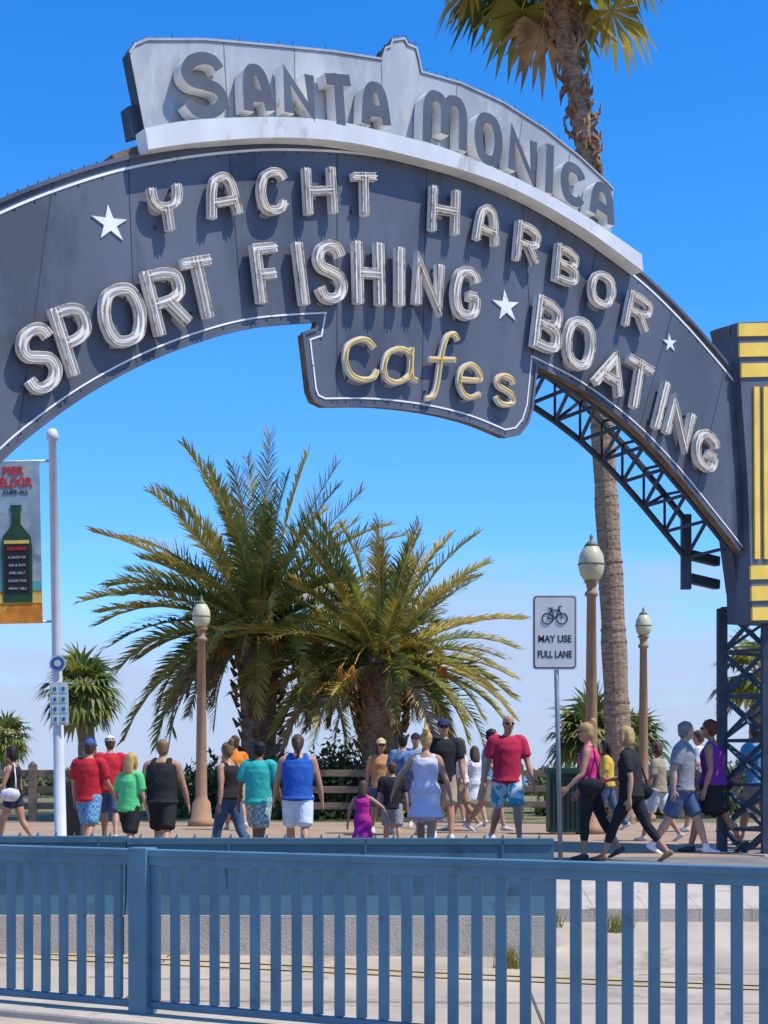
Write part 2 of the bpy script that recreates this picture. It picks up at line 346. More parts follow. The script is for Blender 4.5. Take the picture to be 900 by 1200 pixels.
def star(mb,c,R):
    p0=q(*c,.012); pts=[]
    for i in range(10):
        a=math.pi/2+i*math.pi/5+.12; r=R*(1 if i%2==0 else .36); pts.append(p0+V((math.cos(a)*r*1.1,math.sin(a)*r)))
    for i in range(10):
        a,b=pts[i],pts[(i+1)%10]
        mb.add([PW(p0,.014),PW(a,.014),PW(b,.014)],[(0,1,2)],m_lface); mb.add([PW(a,.014),PW(b,.014),PW(b,.001),PW(a,.001)],[(0,1,2,3)],m_white)
mb=MB(); star(mb,(129,262),.17); star(mb,(593,359),.18); star(mb,(785,402),.11); mb.obj('stars',arch)
# ---- header
hd=[(152,62),(158,52),(172,46),(240,46),(320,53),(390,60),(448,69),(452,56),(458,54),(460,47),(474,45),(478,52),(488,56),(492,72),(494,84),(540,97),(590,120),(640,152),(680,184),(712,214),(719,222),(716,272)]
hb=[(172,165),(250,156),(330,152),(400,158),(460,170),(520,186),(600,222),(660,250),(716,285)]
mb=MB(); prism(mb,[q(x,y,.03) for x,y in hd]+[q(x,y,.03) for x,y in hb[::-1]],-.12,.03,m_head,m_steel)
band(mb,[q(x,y,.04) for x,y in hd[:-1]],.022,-.01,.045,m_head,m_rust)
m_hseam=M('header_seam',(.2,.2,.2),.7)
for x0,y0,x1,y1 in((262,50,268,150),(345,58,346,148),(447,76,449,150),(536,98,530,170),(612,138,604,200),(668,180,658,235)): band(mb,[q(x0,y0,.03),q(x1,y1,.03)],.008,.031,.034,m_hseam)
rs=random.Random(5)
for i in range(0,70):
    t=i/70*(len(hd)-3); k=int(t); f=t-k; x=hd[k][0]*(1-f)+hd[k+1][0]*f; y=hd[k][1]*(1-f)+hd[k+1][1]*f
    p=q(x,y,-.04); mb.beam(PW(p,-.04),PW(p+V((rs.uniform(-.02,.02),rs.uniform(.02,.06))),-.04),.008,.008,m_rust)
mb.obj('header_panel',arch)
lt_=[(170,150),(230,140),(330,137),(400,143),(460,157),(520,173),(600,206),(680,249),(752,298)]
lb_=[(174,175),(240,166),(330,161),(410,167),(490,185),(560,205),(620,230),(690,271),(754,318)]
mb=MB(); prism(mb,[q(p[0],p[1],.2) for p in cat(lt_,4)]+[q(p[0],p[1],.2) for p in cat(lb_,4)[::-1]],.012,.2,M('ledge_offwhite',(.60,.61,.61),.45,.14,2,.05,20,dirt=(.42,.42,.40),dscale=3,dth=.56,stretch=(1,1,.5)),m_white); mb.obj('header_ledge',arch)
word('letters_santa_monica',[('S',(216,141),(271,137),(208,62)),('A',(287,137),(324,137),(278,74)),('N',(334,139),(371,139),(330,80)),('T',(380,145),(419,147),(376,85)),('A',(424,152),(459,154),(421,94)),
 ('M',(495,171),(547,184),(496,102)),('O',(556,188),(589,200),(556,126)),('N',(595,203),(628,218),(597,146)),('I',(634,222),(652,230),(636,165)),('C',(656,232),(686,250),(658,182)),('A',(690,252),(720,272),(692,204))],.112,.05,.20,m_grey,m_white,neon=False,rim=False)
mb=MB(); prism(mb,[q(147,127,-.1),q(165,122,-.1),q(172,158,-.1),q(153,163,-.1)],-.2,-.05,m_steel); prism(mb,[q(130,182,-.05),q(170,168,-.05),q(172,176,-.05),q(132,190,-.05)],-.2,-.02,m_rust); 
for i in range(0,len(oc),1):
    p=q(oc[i][0],oc[i][1]); mb.beam(PW(p,-.05),PW(p+V((0,.05)),-.05),.012,.012,m_rust)
mb.obj('end_boxes',arch)
# ---- pylon fascia
m_yellow=M('pylon_yellow_paint',(.75,.50,.08),.5,.12,4,dirt=(.45,.3,.08),dscale=6,dth=.62)
mb=MB()
prism(mb,[q(865,378,.12),q(1010,372,.12),q(1010,735,.12),q(882,729,.12),q(876,560,.12),q(868,450,.12)],-.28,.12,m_panel,m_panel)
prism(mb,[q(850,383,-.05),q(875,378,-.05),q(884,640,-.05),q(868,470,-.05)],-.3,-.01,m_panel,m_panel)
for y0,y1,x0 in [(379,394,866),(402,418,867),(426,442,869),(663,679,880),(687,704,881),(712,727,882)]:
    prism(mb,[q(x0,y0,.15),q(1006,y0-3,.15),q(1006,y1-3,.15),q(x0,y1,.15)],.122,.15,m_yellow,m_yellow)
for x0 in (884,895,906,917,950,961,972,983):
    prism(mb,[q(x0,453,.15),q(x0+6,453,.15),q(x0+7,655,.15),q(x0+1,655,.15)],.122,.15,m_yellow,m_yellow)
mb.obj('pylon_fascia',arch)
def pylon(mb,s0,s1,o0,o1,ztop,zbot):
    cs=[(s0,o0),(s1,o0),(s1,o1),(s0,o1)]
    P=lambda c,z: A+T*c[0]+NN*c[1]+V((0,0,z))
    for c in cs: mb.beam(P(c,zbot),P(c,ztop),.12,.12,m_steel)
    n=max(1,round((ztop-zbot)/.55)); dz=(ztop-zbot)/n
    for i in range(4):
        a,b=cs[i],cs[(i+1)%4]
        for k in range(n):
            z0=zbot+k*dz; z1=z0+dz
            mb.beam(P(a,z0),P(b,z1),.06,.02,m_steel); mb.beam(P(a,z1),P(b,z0),.02,.06,m_steel); mb.beam(P(a,z1),P(b,z1),.05,.04,m_steel)
mb=MB()
sp=q(902,900,0).x
pylon(mb,sp,sp+1.1,-.78,-.05,WZ(700,18.6),-.25)
sb=A+T*(sp+.5); mb.box(sb+NN*-.42+V((0,0,-.15)),(1.5,1.1,.35),m_conc,T,NN,(0,0,1))
mb.obj('pylon_lattice',arch)
mb=MB(); sl=q(-150,700).x
pylon(mb,sl-1.2,sl-.1,-.78,-.05,3.4,-.7); prism(mb,[V((sl-1.4,3.3)),V((sl+.1,3.3)),V((sl+.1,5.6)),V((sl-1.4,5.6))],-.4,.12,m_panel); mb.obj('pylon_left',arch)
# ---- under-arch truss
mb=MB()
fr=[q(p[0],p[1]-4) for p in cat(innR,2)]
fr=fr[:-1]; OB=-.86
for i in range(len(fr)-1):
    a,b=fr[i],fr[i+1]
    for o,dz in((-.16,0),(OB,-.05),(OB,.42)):
        mb.beam(PW(a+V((0,dz)),o),PW(b+V((0,dz)),o),.055,.055,m_steel)
    mb.beam(PW(a,-.16),PW(b+V((0,-.05)),OB),.035,.035,m_steel); mb.beam(PW(b,-.16),PW(b+V((0,-.05)),OB),.035,.035,m_steel)
    if i%2: mb.beam(PW(a+V((0,-.05)),OB),PW(b+V((0,.42)),OB),.035,.035,m_steel)
    mb.beam(PW(b+V((0,-.05)),OB),PW(b+V((0,.42)),OB),.03,.03,m_steel)
    mb.beam(PW(a+V((0,.42)),-.13),PW(a+V((0,.42)),OB),.03,.03,m_steel)
e=fr[-1]
mb.beam(PW(e+V((0,.5)),OB),PW(e+V((0,-.45)),OB),.12,.12,m_steel)
mb.beam(PW(e+V((0,-.3)),OB),PW(V((sp,e.y-.35)),OB),.1,.12,m_steel)
mb.beam(PW(e+V((0,-.0)),OB),PW(V((sp,e.y-.05)),OB),.1,.12,m_steel)
prism(mb,[e+V((-.02,.15)),e+V((.4,.1)),e+V((.55,-.65)),e+V((.12,-.55))],-.3,-.115,m_panel)
mb.obj('arch_truss',arch)
# ---------------------------------------------------------------- front fence
m_fence=M('fence_blue_paint',(.092,.198,.262),.42,.14,3,.05,40,dirt=(.06,.135,.18),dscale=4,dth=.58)
FA=V((WX(0,11.0),11.0,0)); FB=V((WX(900,8.45),8.45,0)); FD=(FB-FA).normalized(); FN=V((FD.y,-FD.x,0))
fence=empty('metal_railing_fence',(0,0,0)); mb=MB()
ZT=CZ-83*11/1800; ZB=CZ-262*11/1800
s0,s1=-6.2,11.0
def FP(s,z,o=0): return FA+FD*s+FN*o+V((0,0,z))
mb.box(FP((s0+s1)/2,ZT-.035,0),(s1-s0,.11,.045),m_fence,FD,FN); mb.box(FP((s0+s1)/2,ZT-.085,.012),(s1-s0,.05,.07),m_fence,FD,FN)
mb.box(FP((s0+s1)/2,ZB+.03,0),(s1-s0,.05,.05),m_fence,FD,FN)
spost=None
for k in range(2000):
    s=k*.005; p=FP(s,0)
    if p.x/p.y*F+CX>=167: spost=s; break
posts=[spost+2.6*i for i in (-2,-1,0)]+[spost+6.1]
s=spost-.155*36
while s<s1:
    if all(abs(s-p)>.1 for p in posts): mb.box(FP(s,(ZT-.05+ZB+.05)/2,.0),(.066,.034,ZT-ZB-.12),m_fence,FD,FN)
    s+=.158
for p in posts: mb.box(FP(p,(ZT-.005+ZB-.1)/2,.004),(.15,.13,ZT-ZB+.1),m_fence,FD,FN)
mb.obj('railing',fence,bevel=.006)
mb=MB(); mb.box(FP((s0+s1)/2,ZB-.2,.05),(s1-s0,.5,.34),m_conc,FD,FN); mb.obj('fence_kerb',None,bevel=.02)
# ---------------------------------------------------------------- low blue barrier
m_barr=M('barrier_blue_paint',(.05,.125,.17),.6,.2,2,.1,20,dirt=(.035,.085,.12),dscale=2,dth=.55)
def barrier(x0,x1,Y0,Y1,yt0,yt1):
    e=empty('low_road_barrier'); mb=MB()
    a=V((WX(x0,Y0),Y0,0)); b=V((WX(x1,Y1),Y1,0)); d=(b-a).normalized(); n=V((d.y,-d.x,0)); Ln=(b-a).length
    zt=WZ(yt0,Y0)
    c=(a+b)/2; zb=gz(c.x,c.y)
    prof=[(.16,zb+.33),(.10,zb+.5),(.08,zt-.05),(.10,zt-.05),(.10,zt),(-.10,zt),(-.10,zt-.05),(-.08,zt-.05),(-.10,zb+.5),(-.16,zb+.33)]
    vs=[a+n*o+V((0,0,z)) for o,z in prof]+[b+n*o+V((0,0,z)) for o,z in prof]; k=len(prof)
    mb.add(vs,[(i,(i+1)%k,(i+1)%k+k,i+k) for i in range(k)]+[tuple(range(k)),tuple(range(k,2*k))[::-1]],m_barr)
    mb.box(c+V((0,0,zb+.115)),(Ln,.42,.43),m_conc,d,n)
    t=.1
    while t<Ln-.05:
        mb.tube([a+d*t+V((0,0,zt)),a+d*(t+.01)+V((0,0,zt+.035))],[.014,.004],m_barr,5); t+=.16
    t=.9
    while t<Ln: mb.box(a+d*t+n*.094+V((0,0,(zt+zb+.5)/2)),(.02,.012,zt-zb-.52),m_barr,d,n); t+=1.2
    mb.obj('barrier_body',e)
barrier(-160,149,13.6,13.6,980,980); barrier(151,648,13.6,13.5,982,984)
# ---------------------------------------------------------------- street lamps
m_lpost=M('lamp_post_tan',(.36,.22,.125),.7,.15,5,.15,40,dirt=(.2,.12,.07),dscale=5,dth=.6)
m_globe=M('lamp_globe_glass',(.58,.54,.33),.25,.1,3,spec=.6); m_verd=M('lamp_finial',(.16,.17,.1),.5)
def lamp(px,Y,ytop,yb):
    X=WX(px,Y); z0=gz(X,Y); e=empty('street_lamp',(X,Y,z0)); zt=WZ(ytop,Y)-z0; gh=(yb-ytop)/F*Y
    mb=MB(); zn=zt-gh
    mb.lathe((0,0,0),[(.26,0),(.26,.12),(.2,.16),(.17,.45),(.12,.52),(.11,.6),(.075,zn-.25),(.11,zn-.22),(.11,zn-.18),(.07,zn-.14),(.09,zn-.03),(.13,zn),(.1,zn+.02)],m_lpost,12); mb.obj('post',e,True)
    r=gh*.26; mb=MB(); mb.lathe((0,0,0),[(r*.55,zn+.02),(r*.9,zn+gh*.15),(r*1.05,zn+gh*.35),(r*.95,zn+gh*.55),(r*.6,zn+gh*.72),(r*.25,zn+gh*.8)],m_globe,16); mb.obj('globe',e,True)
    mb=MB(); mb.lathe((0,0,0),[(r*.62,zn+gh*.725),(r*.4,zn+gh*.8),(r*.12,zn+gh*.86),(r*.16,zn+gh*.92),(.004,zn+gh)],m_verd,10)
    mb.lathe((0,0,0),[(r*1.06,zn+gh*.34),(r*1.10,zn+gh*.36),(r*1.06,zn+gh*.38)],m_verd,16)
    mb.obj('finial',e,True)
lamp(236,29,697,737); lamp(693,25,625,682); lamp(754,32,711,746)
# ---------------------------------------------------------------- text helper
def text(s,size,mat,parent,loc,rx=math.pi/2,bold=.0,name='lettering',sx=1):
    c=bpy.data.curves.new('t','FONT'); c.body=s; c.size=size; c.align_x='CENTER'; c.align_y='CENTER'; c.extrude=.003; c.offset=bold
    o=bpy.data.objects.new('t',c); col.objects.link(o); bpy.context.view_layer.update()
    me=bpy.data.meshes.new_from_object(o.evaluated_get(bpy.context.evaluated_depsgraph_get())); bpy.data.objects.remove(o)
    me.materials.clear(); me.materials.append(mat); ob=link(bpy.data.objects.new(name,me),parent); ob.location=loc; ob.rotation_euler=(rx,0,0); ob.scale=(sx,1,1)
# bike sign
Y=18.0; X=WX(655,Y); z0=gz(X,Y); e=empty('traffic_sign',(X,Y,z0)); m_sw=M('sign_white',(.56,.56,.54),.4,.08,4,dirt=(.42,.41,.38),dscale=5,dth=.62); m_bk=M('sign_black',(.02,.02,.02),.5); m_galv=M('galvanised_steel',(.25,.28,.3),.4,.2,8,metal=.3)
zt=WZ(698,Y)-z0; zb_=WZ(785,Y)-z0; wS=.52; mb=MB(); xo=-.055
def rrect(mb,cx,cz,w_,h_,r,y0,y1,mat):
    pts=[]
    for (sx,sz,a0) in((1,1,0),(-1,1,90),(-1,-1,180),(1,-1,270)):
        for k in range(4):
            a=math.radians(a0+k*30); pts.append((cx+sx*(w_/2-r)+math.cos(a)*r, cz+sz*(h_/2-r)+math.sin(a)*r))
    n=len(pts); mb.add([(x,y0,z) for x,z in pts]+[(x,y1,z) for x,z in pts],[tuple(range(n)),tuple(range(n,2*n))[::-1]]+[(i,(i+1)%n,(i+1)%n+n,i+n) for i in range(n)],mat)
zc=(zt+zb_)/2; hS=zt-zb_
rrect(mb,xo,zc,wS,hS,.04,-.05,-.044,m_sw); rrect(mb,xo,zc,wS-.03,hS-.03,.035,-.054,-.0505,m_bk); rrect(mb,xo,zc,wS-.055,hS-.055,.03,-.058,-.0545,m_sw)
mb.obj('plate',e)
mb=MB(); mb.tube([(0.02,0,-.05),(-.05,-.02,zt-.05)],.028,m_galv,8); mb.obj('post',e,True)
mb=MB(); bz=zc+.19
for cx in(-.085,.085):
    mb.tube([(xo+cx+math.cos(a)*.062,-.062,bz-.03+math.sin(a)*.062) for a in [i*math.pi/8 for i in range(17)]],.007,m_bk,5)
for a_,b_ in (((-.085,-.03),(-.04,.07)),((-.04,.07),(.05,.07)),((.05,.07),(0,-.03)),((0,-.03),(-.085,-.03)),((0,-.03),(-.05,.09)),((.085,-.03),(.045,.11)),((.045,.11),(.08,.115)),((-.075,.09),(-.02,.095))):
    mb.tube([(xo+a_[0],-.062,bz+a_[1]),(xo+b_[0],-.062,bz+b_[1])],.006,m_bk,5)
mb.obj('bicycle_symbol',e)
text('MAY USE',.115,m_bk,e,(xo,-.06,zc-.08),bold=.002,sx=.85); text('FULL LANE',.115,m_bk,e,(xo,-.06,zc-.26),bold=.002,sx=.72)
# ---------------------------------------------------------------- white pole + banner + small signs
Y=20; X=WX(72,Y); z0=gz(X,Y); e=empty('banner_pole',(X,Y,z0)); zt=WZ(503,Y)-z0; m_pw=M('pole_white_paint',(.66,.67,.68),.4,.08,5)
mb=MB(); mb.lathe((0,0,0),[(.12,0),(.12,.25),(.08,.3),(.07,2),(.05,zt-.15),(.08,zt-.13),(.08,zt-.06),(.05,zt)],m_pw,12)
zz=WZ(540,Y)-z0
mb.beam((0,0,zz),(-.8,0,zz),.03,.03,m_pw); mb.beam((0,0,WZ(728,Y)-z0),(-.8,0,WZ(728,Y)-z0),.03,.03,m_pw)
mb.obj('pole',e,True); 
e.rotation_euler=(0,math.radians(-1.2),0)
m_b1=M('banner_grey',(.25,.34,.40),.8,.3,3,dirt=(.4,.45,.42),dscale=2,dth=.5); m_b2=M('banner_orange',(.70,.24,.03),.8,.3,4,dirt=(.75,.5,.08),dscale=5,dth=.52); m_b3=M('bottle_green',(.02,.07,.03),.5,.3,6); m_red=M('banner_red',(.62,.03,.02),.7); m_b4=M('banner_teal',(.10,.33,.33),.8,.3,3); m_b5=M('banner_yellow',(.7,.5,.12),.8,.2,3)
zA=WZ(540,Y)-z0; zB=WZ(730,Y)-z0; xr=-.17; xl=-.80; xm=(xr+xl)/2; ww=xr-xl
mb=MB(); hB=zA-zB
mb.box((xm,-.02,zA-hB*.4),(ww,.008,hB*.8),m_b1); mb.box((xm,-.02,zB+hB*.1),(ww,.008,hB*.2),m_b2); mb.box((xm,-.0265,zB+hB*.23),(ww-.01,.004,hB*.06),m_b4); mb.box((xm,-.0265,zB+hB*.15),(ww-.01,.004,hB*.05),m_b5)
bp=[(.20,0),(.21,.55),(.19,.68),(.1,.76),(.06,.8),(.06,.93),(.075,.94),(.075,1)]
bb=zB+hB*.13; bh=hB*.6
pts=[(x*.95,z) for x,z in bp]; pts=pts+[(-x,z) for x,z in pts[::-1]]
n=len(pts); mb.add([(xm+x,-.036,bb+z*bh) for x,z in pts]+[(xm+x,-.031,bb+z*bh) for x,z in pts],[tuple(range(n)),tuple(range(n,2*n))[::-1]]+[(i,(i+1)%n,(i+1)%n+n,i+n) for i in range(n)],m_b3)
mb.box((xm,-.0375,bb+bh*.34),(.32,.002,bh*.5),m_bk); mb.box((xm,-.0385,bb+bh*.62),(.33,.003,bh*.035),m_b5)
mb.obj('banner',e)
text('PIER',.15,m_red,e,(xm-.03,-.03,zA-.13),bold=.003); text('ELIXIR',.165,m_red,e,(xm,-.03,zA-.28),bold=.003,sx=.95); text('CURE-ALL',.075,m_bk,e,(xm,-.03,zA-.40))
text('OLD BLEND',.055,m_red,e,(xm,-.042,bb+bh*.55),bold=.002,sx=.85)
for i in range(5): text(['A DROP OF','SEA & SUN','AND SALT','GOOD FOR','WHAT AILS'][i],.045,m_sw,e,(xm,-.042,bb+bh*(.46-.08*i)))
m_sgb=M('sign_blue',(.03,.13,.4),.5); m_sgg=M('sign_pale_green',(.5,.62,.55),.5,.1,6)
mb=MB(); zr=WZ(778,Y)-z0; mb.tube([(0.03,-.10,zr),(0.03,-.095,zr)],.11,m_sw,20); mb.tube([(0.03,-.108,zr),(0.03,-.103,zr)],.088,m_sgb,20); mb.tube([(0.03,-.114,zr),(0.03,-.111,zr)],.045,m_sw,12)
zr=WZ(825,Y)-z0; rrect(mb,.04,zr,.24,.56,.02,-.10,-.095,m_sw)
for i in range(4): 
    for j in(-1,1): rrect(mb,.04+.055*j,zr-.2+.13*i,.085,.1,.01,-.106,-.1015,m_sgg); rrect(mb,.04+.055*j,zr-.2+.13*i,.04,.05,.01,-.111,-.1075,m_sgb)
mb.obj('small_signs',e)
m_cab=M('cabinet_grey',(.09,.1,.1),.6,.2,4); e=empty('utility_cabinet',(WX(86,24),24,gz(WX(86,24),24))); mb=MB(); mb.box((0,0,.5),(.36,.3,1.0),m_cab); mb.box((0,0,1.02),(.42,.36,.05),m_cab); mb.box((0,-.155,.5),(.28,.012,.85),m_bk); mb.obj('cabinet',e,bevel=.01)
m_bin=M('bin_dark_green',(.012,.05,.035),.5,.2,5)
for px,Y,w_,h_ in((662,25,.56,1.12),):
    X=WX(px,Y); e=empty('litter_bin',(X,Y,gz(X,Y))); mb=MB(); mb.box((0,0,h_*.46),(w_,w_,h_*.86),m_bin); mb.box((0,0,h_*.92),(w_+.07,w_+.07,.1),m_bin)
    for i in range(-3,4): mb.box((i*.075,-w_/2-.008,h_*.45),(.03,.016,h_*.7),m_bk)
    mb.box((0,-w_/2-.01,h_*.83),(w_*.6,.02,.1),m_bk); mb.obj('bin',e,bevel=.012)
m_wood=M('weathered_wood',(.20,.145,.10),.85,.3,4,.3,40,stretch=(1,1,6))
def wfence(x0,x1,Y,yt=905):
    e=empty('wooden_fence'); mb=MB(); a=WX(x0,Y); b=WX(x1,Y); x=a
    while x<=b+.01:
        z=gz(x,Y); mb.box((x,Y,z+.58),(.16,.16,1.2),m_wood); mb.lathe((x,Y,z+1.18),[(.09,0),(.02,.07)],m_wood,4); x+=1.75
    for h in (.32,.66,1.0):
        mb.box(((a+b)/2,Y+.03,.03+h),(b-a,.05,.14),m_wood)
    mb.obj('posts_and_rails',e,bevel=.008)
wfence(-60,120,32); wfence(360,500,31.8); wfence(515,840,33.5)
# ---------------------------------------------------------------- palms and plants
g1=[M('palm_green_a',(.17,.20,.038),.42,.3,2,trans=.35),M('palm_green_b',(.29,.28,.055),.42,.3,2,trans=.35),M('palm_green_c',(.085,.125,.03),.5,.3,2,trans=.3),M('palm_olive',(.44,.33,.065),.5,.3,2,trans=.35)]
m_dead=M('palm_dead_frond',(.34,.24,.14),.8,.35,3,trans=.1); m_rach=M('palm_rachis',(.46,.37,.10),.5,.2,3); m_orange=M('date_stalk',(.60,.28,.05),.6,.2,3)
m_bark=M('palm_bark',(.34,.235,.15),.9,.35,5,.6,25,dirt=(.17,.115,.075),dscale=7,dth=.5,stretch=(1,1,4))
m_skirt=M('palm_leaf_bases',(.24,.13,.065),.9,.5,6,.4,40,dirt=(.38,.25,.14),dscale=7,dth=.55)
rnd=random.Random(11)
def frond(mb,base,az,el,Lf,droop,nl,ll,mat,rm,tipm=None):
    base=V(base); n=14; P=[base]; D=[]; e=el; a=az; tw=rnd.uniform(-.5,.5)
    for i in range(n):
        t=i/n; e_=el-droop*(t**1.4); a+=rnd.uniform(-.02,.02)
        d=V((math.cos(a)*math.cos(e_),math.sin(a)*math.cos(e_),math.sin(e_))); D.append(d); P.append(P[-1]+d*(Lf/n))
    mb.tube([P[i] for i in range(0,n+1,2)],[.032*(1-i/(n+2)) +.004 for i in range(0,n+1,2)],rm,3,False)
    vs=[];fs=[];vs2=[];fs2=[]
    for k in range(nl):
        t=.10+.9*k/nl; f=t*n; i=min(n-1,int(f)); p=P[i].lerp(P[i+1],f-i); d=D[i]
        side=d.cross(V((0,0,1)))
        if side.length<.05: side=V((math.sin(az),-math.cos(az),0))
        side.normalize(); up=side.cross(d); s2=(side*math.cos(tw)+up*math.sin(tw)); up=s2.cross(d); side=s2
        ang=math.radians(66-46*t+rnd.uniform(-8,8)); l=ll*(.35+.65*math.sin(min(1,t*1.35+.15)*math.pi*.62))*(1-.4*max(0,t-.6)/.4)*rnd.uniform(.8,1.1)
        for sg in(-1,1):
            ld=(d*math.cos(ang)+side*(sg*math.sin(ang))+up*rnd.uniform(.15,.55)).normalized()
            wv=d*.026*rnd.uniform(.7,1.25)+up*.01*sg
            mid=p+ld*l*.55; ld2=(ld+V((0,0,-.15-rnd.random()*.3))).normalized(); tip=mid+ld2*l*.45
            vv,ff_=(vs2,fs2) if (tipm and t>.62 and rnd.random()<.55) else (vs,fs)
            o=len(vv); vv+=[p-wv,p+wv,mid+wv*.9,mid-wv*.9,tip]; ff_+=[(o,o+1,o+2,o+3),(o+3,o+2,o+4)]
    mb.add(vs,fs,mat)
    if vs2: mb.add(vs2,fs2,tipm)
def datepalm(px,py,Y,Lf,nf,name='date_palm_tree',elmax=88):
    X=WX(px,Y); zg=gz(X,Y); zc=WZ(py,Y); e=empty(name,(X,Y,zg)); h=zc-zg
    mb=MB(); mb.lathe((0,0,0),[(.55,-.1),(.45,.3),(.4,h*.5),(.5,h*.8),(.6,h-.1),(.3,h+.2)],m_bark,14)
    for i in range(160):
        a=rnd.uniform(0,6.28); z=rnd.uniform(.2,h); r=.42+.15*(z/h); c=V((math.cos(a)*r,math.sin(a)*r,z)); mb.tube([c,c+V((math.cos(a)*.14,math.sin(a)*.14,.2))],[.07,.02],m_skirt,4)
    mb.obj('trunk',e)
    mb=MB()
    for i in range(nf):
        u=(i+.5)/nf; az=i*2.399963+rnd.uniform(-.3,.3)
        el=math.radians(elmax-(elmax+26)*u**.85+rnd.uniform(-9,9)); L_=Lf*rnd.uniform(.76,1.1)*(1-.06*u)
        dr=math.radians(24+44*u+rnd.uniform(-12,16))
        r=rnd.random(); m=g1[0] if r<.30 else g1[1] if r<.64 else g1[2] if r<.78 else g1[3]
        if u>.92: m=m_dead if rnd.random()<.7 else g1[3]
        frond(mb,(math.cos(az)*.2,math.sin(az)*.2,h-.1*u),az,el,L_,dr,58,Lf*.15,m,m_rach,g1[3] if m is not m_dead else None)
    for i in range(30):
        az=rnd.uniform(0,6.28); frond(mb,(math.cos(az)*.35,math.sin(az)*.35,h-.3),az,math.radians(-15),Lf*rnd.uniform(.35,.6),math.radians(75),26,Lf*.12,m_dead,m_dead)
    for i in range(18):
        az=rnd.uniform(0,6.28); P=[V((0,0,h))+V((math.cos(az)*t,math.sin(az)*t,.9*t-.75*t*t)) for t in (0,.4,.8,1.2,1.5)]; mb.tube(P,[.035,.03,.025,.015,.01],m_orange,4)
        for k in range(14):
            p=P[-1]+V((0,0,.1)); mb.tube([p,p+V((rnd.uniform(-.2,.2),rnd.uniform(-.2,.2),rnd.uniform(-.6,-.2)))],.012,m_orange,3)
    mb.obj('fronds',e,recalc=False)
datepalm(303,735,36,4.15,98); datepalm(446,772,34,3.3,84,elmax=82)
def fanleaf(mb,base,az,el,pl,bl,mat,sag=.5,seg=16):
    base=V(base); d=V((math.cos(az)*math.cos(el),math.sin(az)*math.cos(el),math.sin(el)))
    P=[base+d*pl*t+V((0,0,-sag*.35*t*t*pl)) for t in(0,.33,.66,1)]; mb.tube(P,[.03,.022,.018,.014],m_rach,3,False)
    c=P[-1]; dd=(P[-1]-P[-2]).normalized(); side=dd.cross(V((0,0,1))); side=side.normalized() if side.length>.05 else V((1,0,0)); up=side.cross(dd)
    vs=[];fs=[]
    for k in range(seg):
        a=math.radians(-115+230*k/(seg-1)+rnd.uniform(-3,3)); ld=(dd*math.cos(a)+side*math.sin(a)+up*.12).normalized(); l=bl*(1-.25*abs(a)/2)*rnd.uniform(.85,1.1)
        wv=(dd*-math.sin(a)+side*math.cos(a))*(bl*.062); m1=c+ld*l*.55+V((0,0,-.06*sag)); m2=m1+(ld+V((0,0,-1.1*sag*rnd.uniform(.6,1.5)))).normalized()*l*.5
        o=len(vs); vs+=[c,m1-wv,m1+wv,m2]; fs+=[(o,o+1,o+2),(o+1,o+3,o+2)]
    mb.add(vs,fs,mat)
def fanpalm(name,pts,rad,nf,pl,bl,skirt=0,dark=0,elmin=-50):
    base=V(pts[0]); e=empty(name,base); mb=MB(); pts=[V(p)-base for p in pts]; P=cat(pts,6)
    R=[rad[0]+(rad[1]-rad[0])*min(1,i/len(P)*1.6) for i in range(len(P))]; R=[r*(1+.06*math.sin(i*2.1)) for i,r in enumerate(R)]
    mb.tube(P,R,m_bark,14)
    top=P[-1]; bd=M('palm_ring_scar',(.22,.15,.10),.9,.3,6)
    n=len(P)
    for i in range(n-1):
        seg=(P[i+1]-P[i]); k=int(seg.length/.16)
        for j in range(k):
            p=P[i]+seg*((j+rnd.uniform(-.25,.25))/k); dz=(seg.normalized()+V((rnd.uniform(-.06,.06),rnd.uniform(-.06,.06),0))).normalized(); r_=R[i]*1.01+rnd.uniform(0,.012); mb.tube([p,p+dz*rnd.uniform(.02,.045)],[r_,r_*.985],bd,12)
    if skirt:
        acc=0; i=n-1
        while i>0 and acc<skirt:
            seg=P[i]-P[i-1]; wide=1.5 if acc<skirt*.45 else 1.0
            for k in range(int(seg.length*42)):
                a=rnd.uniform(0,6.28); p=P[i-1]+seg*rnd.random(); o=V((math.cos(a),math.sin(a),0)); l=rnd.uniform(.12,.3)*(1.5 if rnd.random()<.2 else 1)*wide
                up=.9 if rnd.random()<.55 else -.9
                mb.tube([p+o*R[i]*.8,p+o*(R[i]+l*.45)+V((0,0,up*l*.5)),p+o*(R[i]+l*.5)+V((0,0,up*l))],[.055,.035,.01],m_skirt if rnd.random()<.7 else m_dead,4)
            acc+=seg.length; i-=1
    mb.obj('trunk',e)
    mb=MB()
    for i in range(nf):
        u=(i+.5)/nf; az=i*2.399963+rnd.uniform(-.2,.2); el=math.radians(80+(elmin-80)*u**.8+rnd.uniform(-8,8))
        m=g1[0] if rnd.random()<.4 else g1[2] if rnd.random()<.6 else g1[1]
        if u>.9: m=m_dead if rnd.random()<.5 else g1[3]
        fanleaf(mb,top,az,el,pl*rnd.uniform(.8,1.1),bl*rnd.uniform(.85,1.1),m,.5+.6*u)
    mb.obj('fronds',e,recalc=False)
Yp=30
fanpalm('tall_palm_tree',[(WX(729,Yp),Yp,gz(WX(729,Yp),Yp)-.1),WP(724,860,Yp),WP(717,700,Yp),WP(708,540,Yp),WP(698,380,Yp),WP(690,210,Yp),WP(674,100,Yp),WP(657,15,Yp),WP(648,-75,Yp)],(.27,.19),54,1.5,1.35,skirt=5.2,elmin=-24)
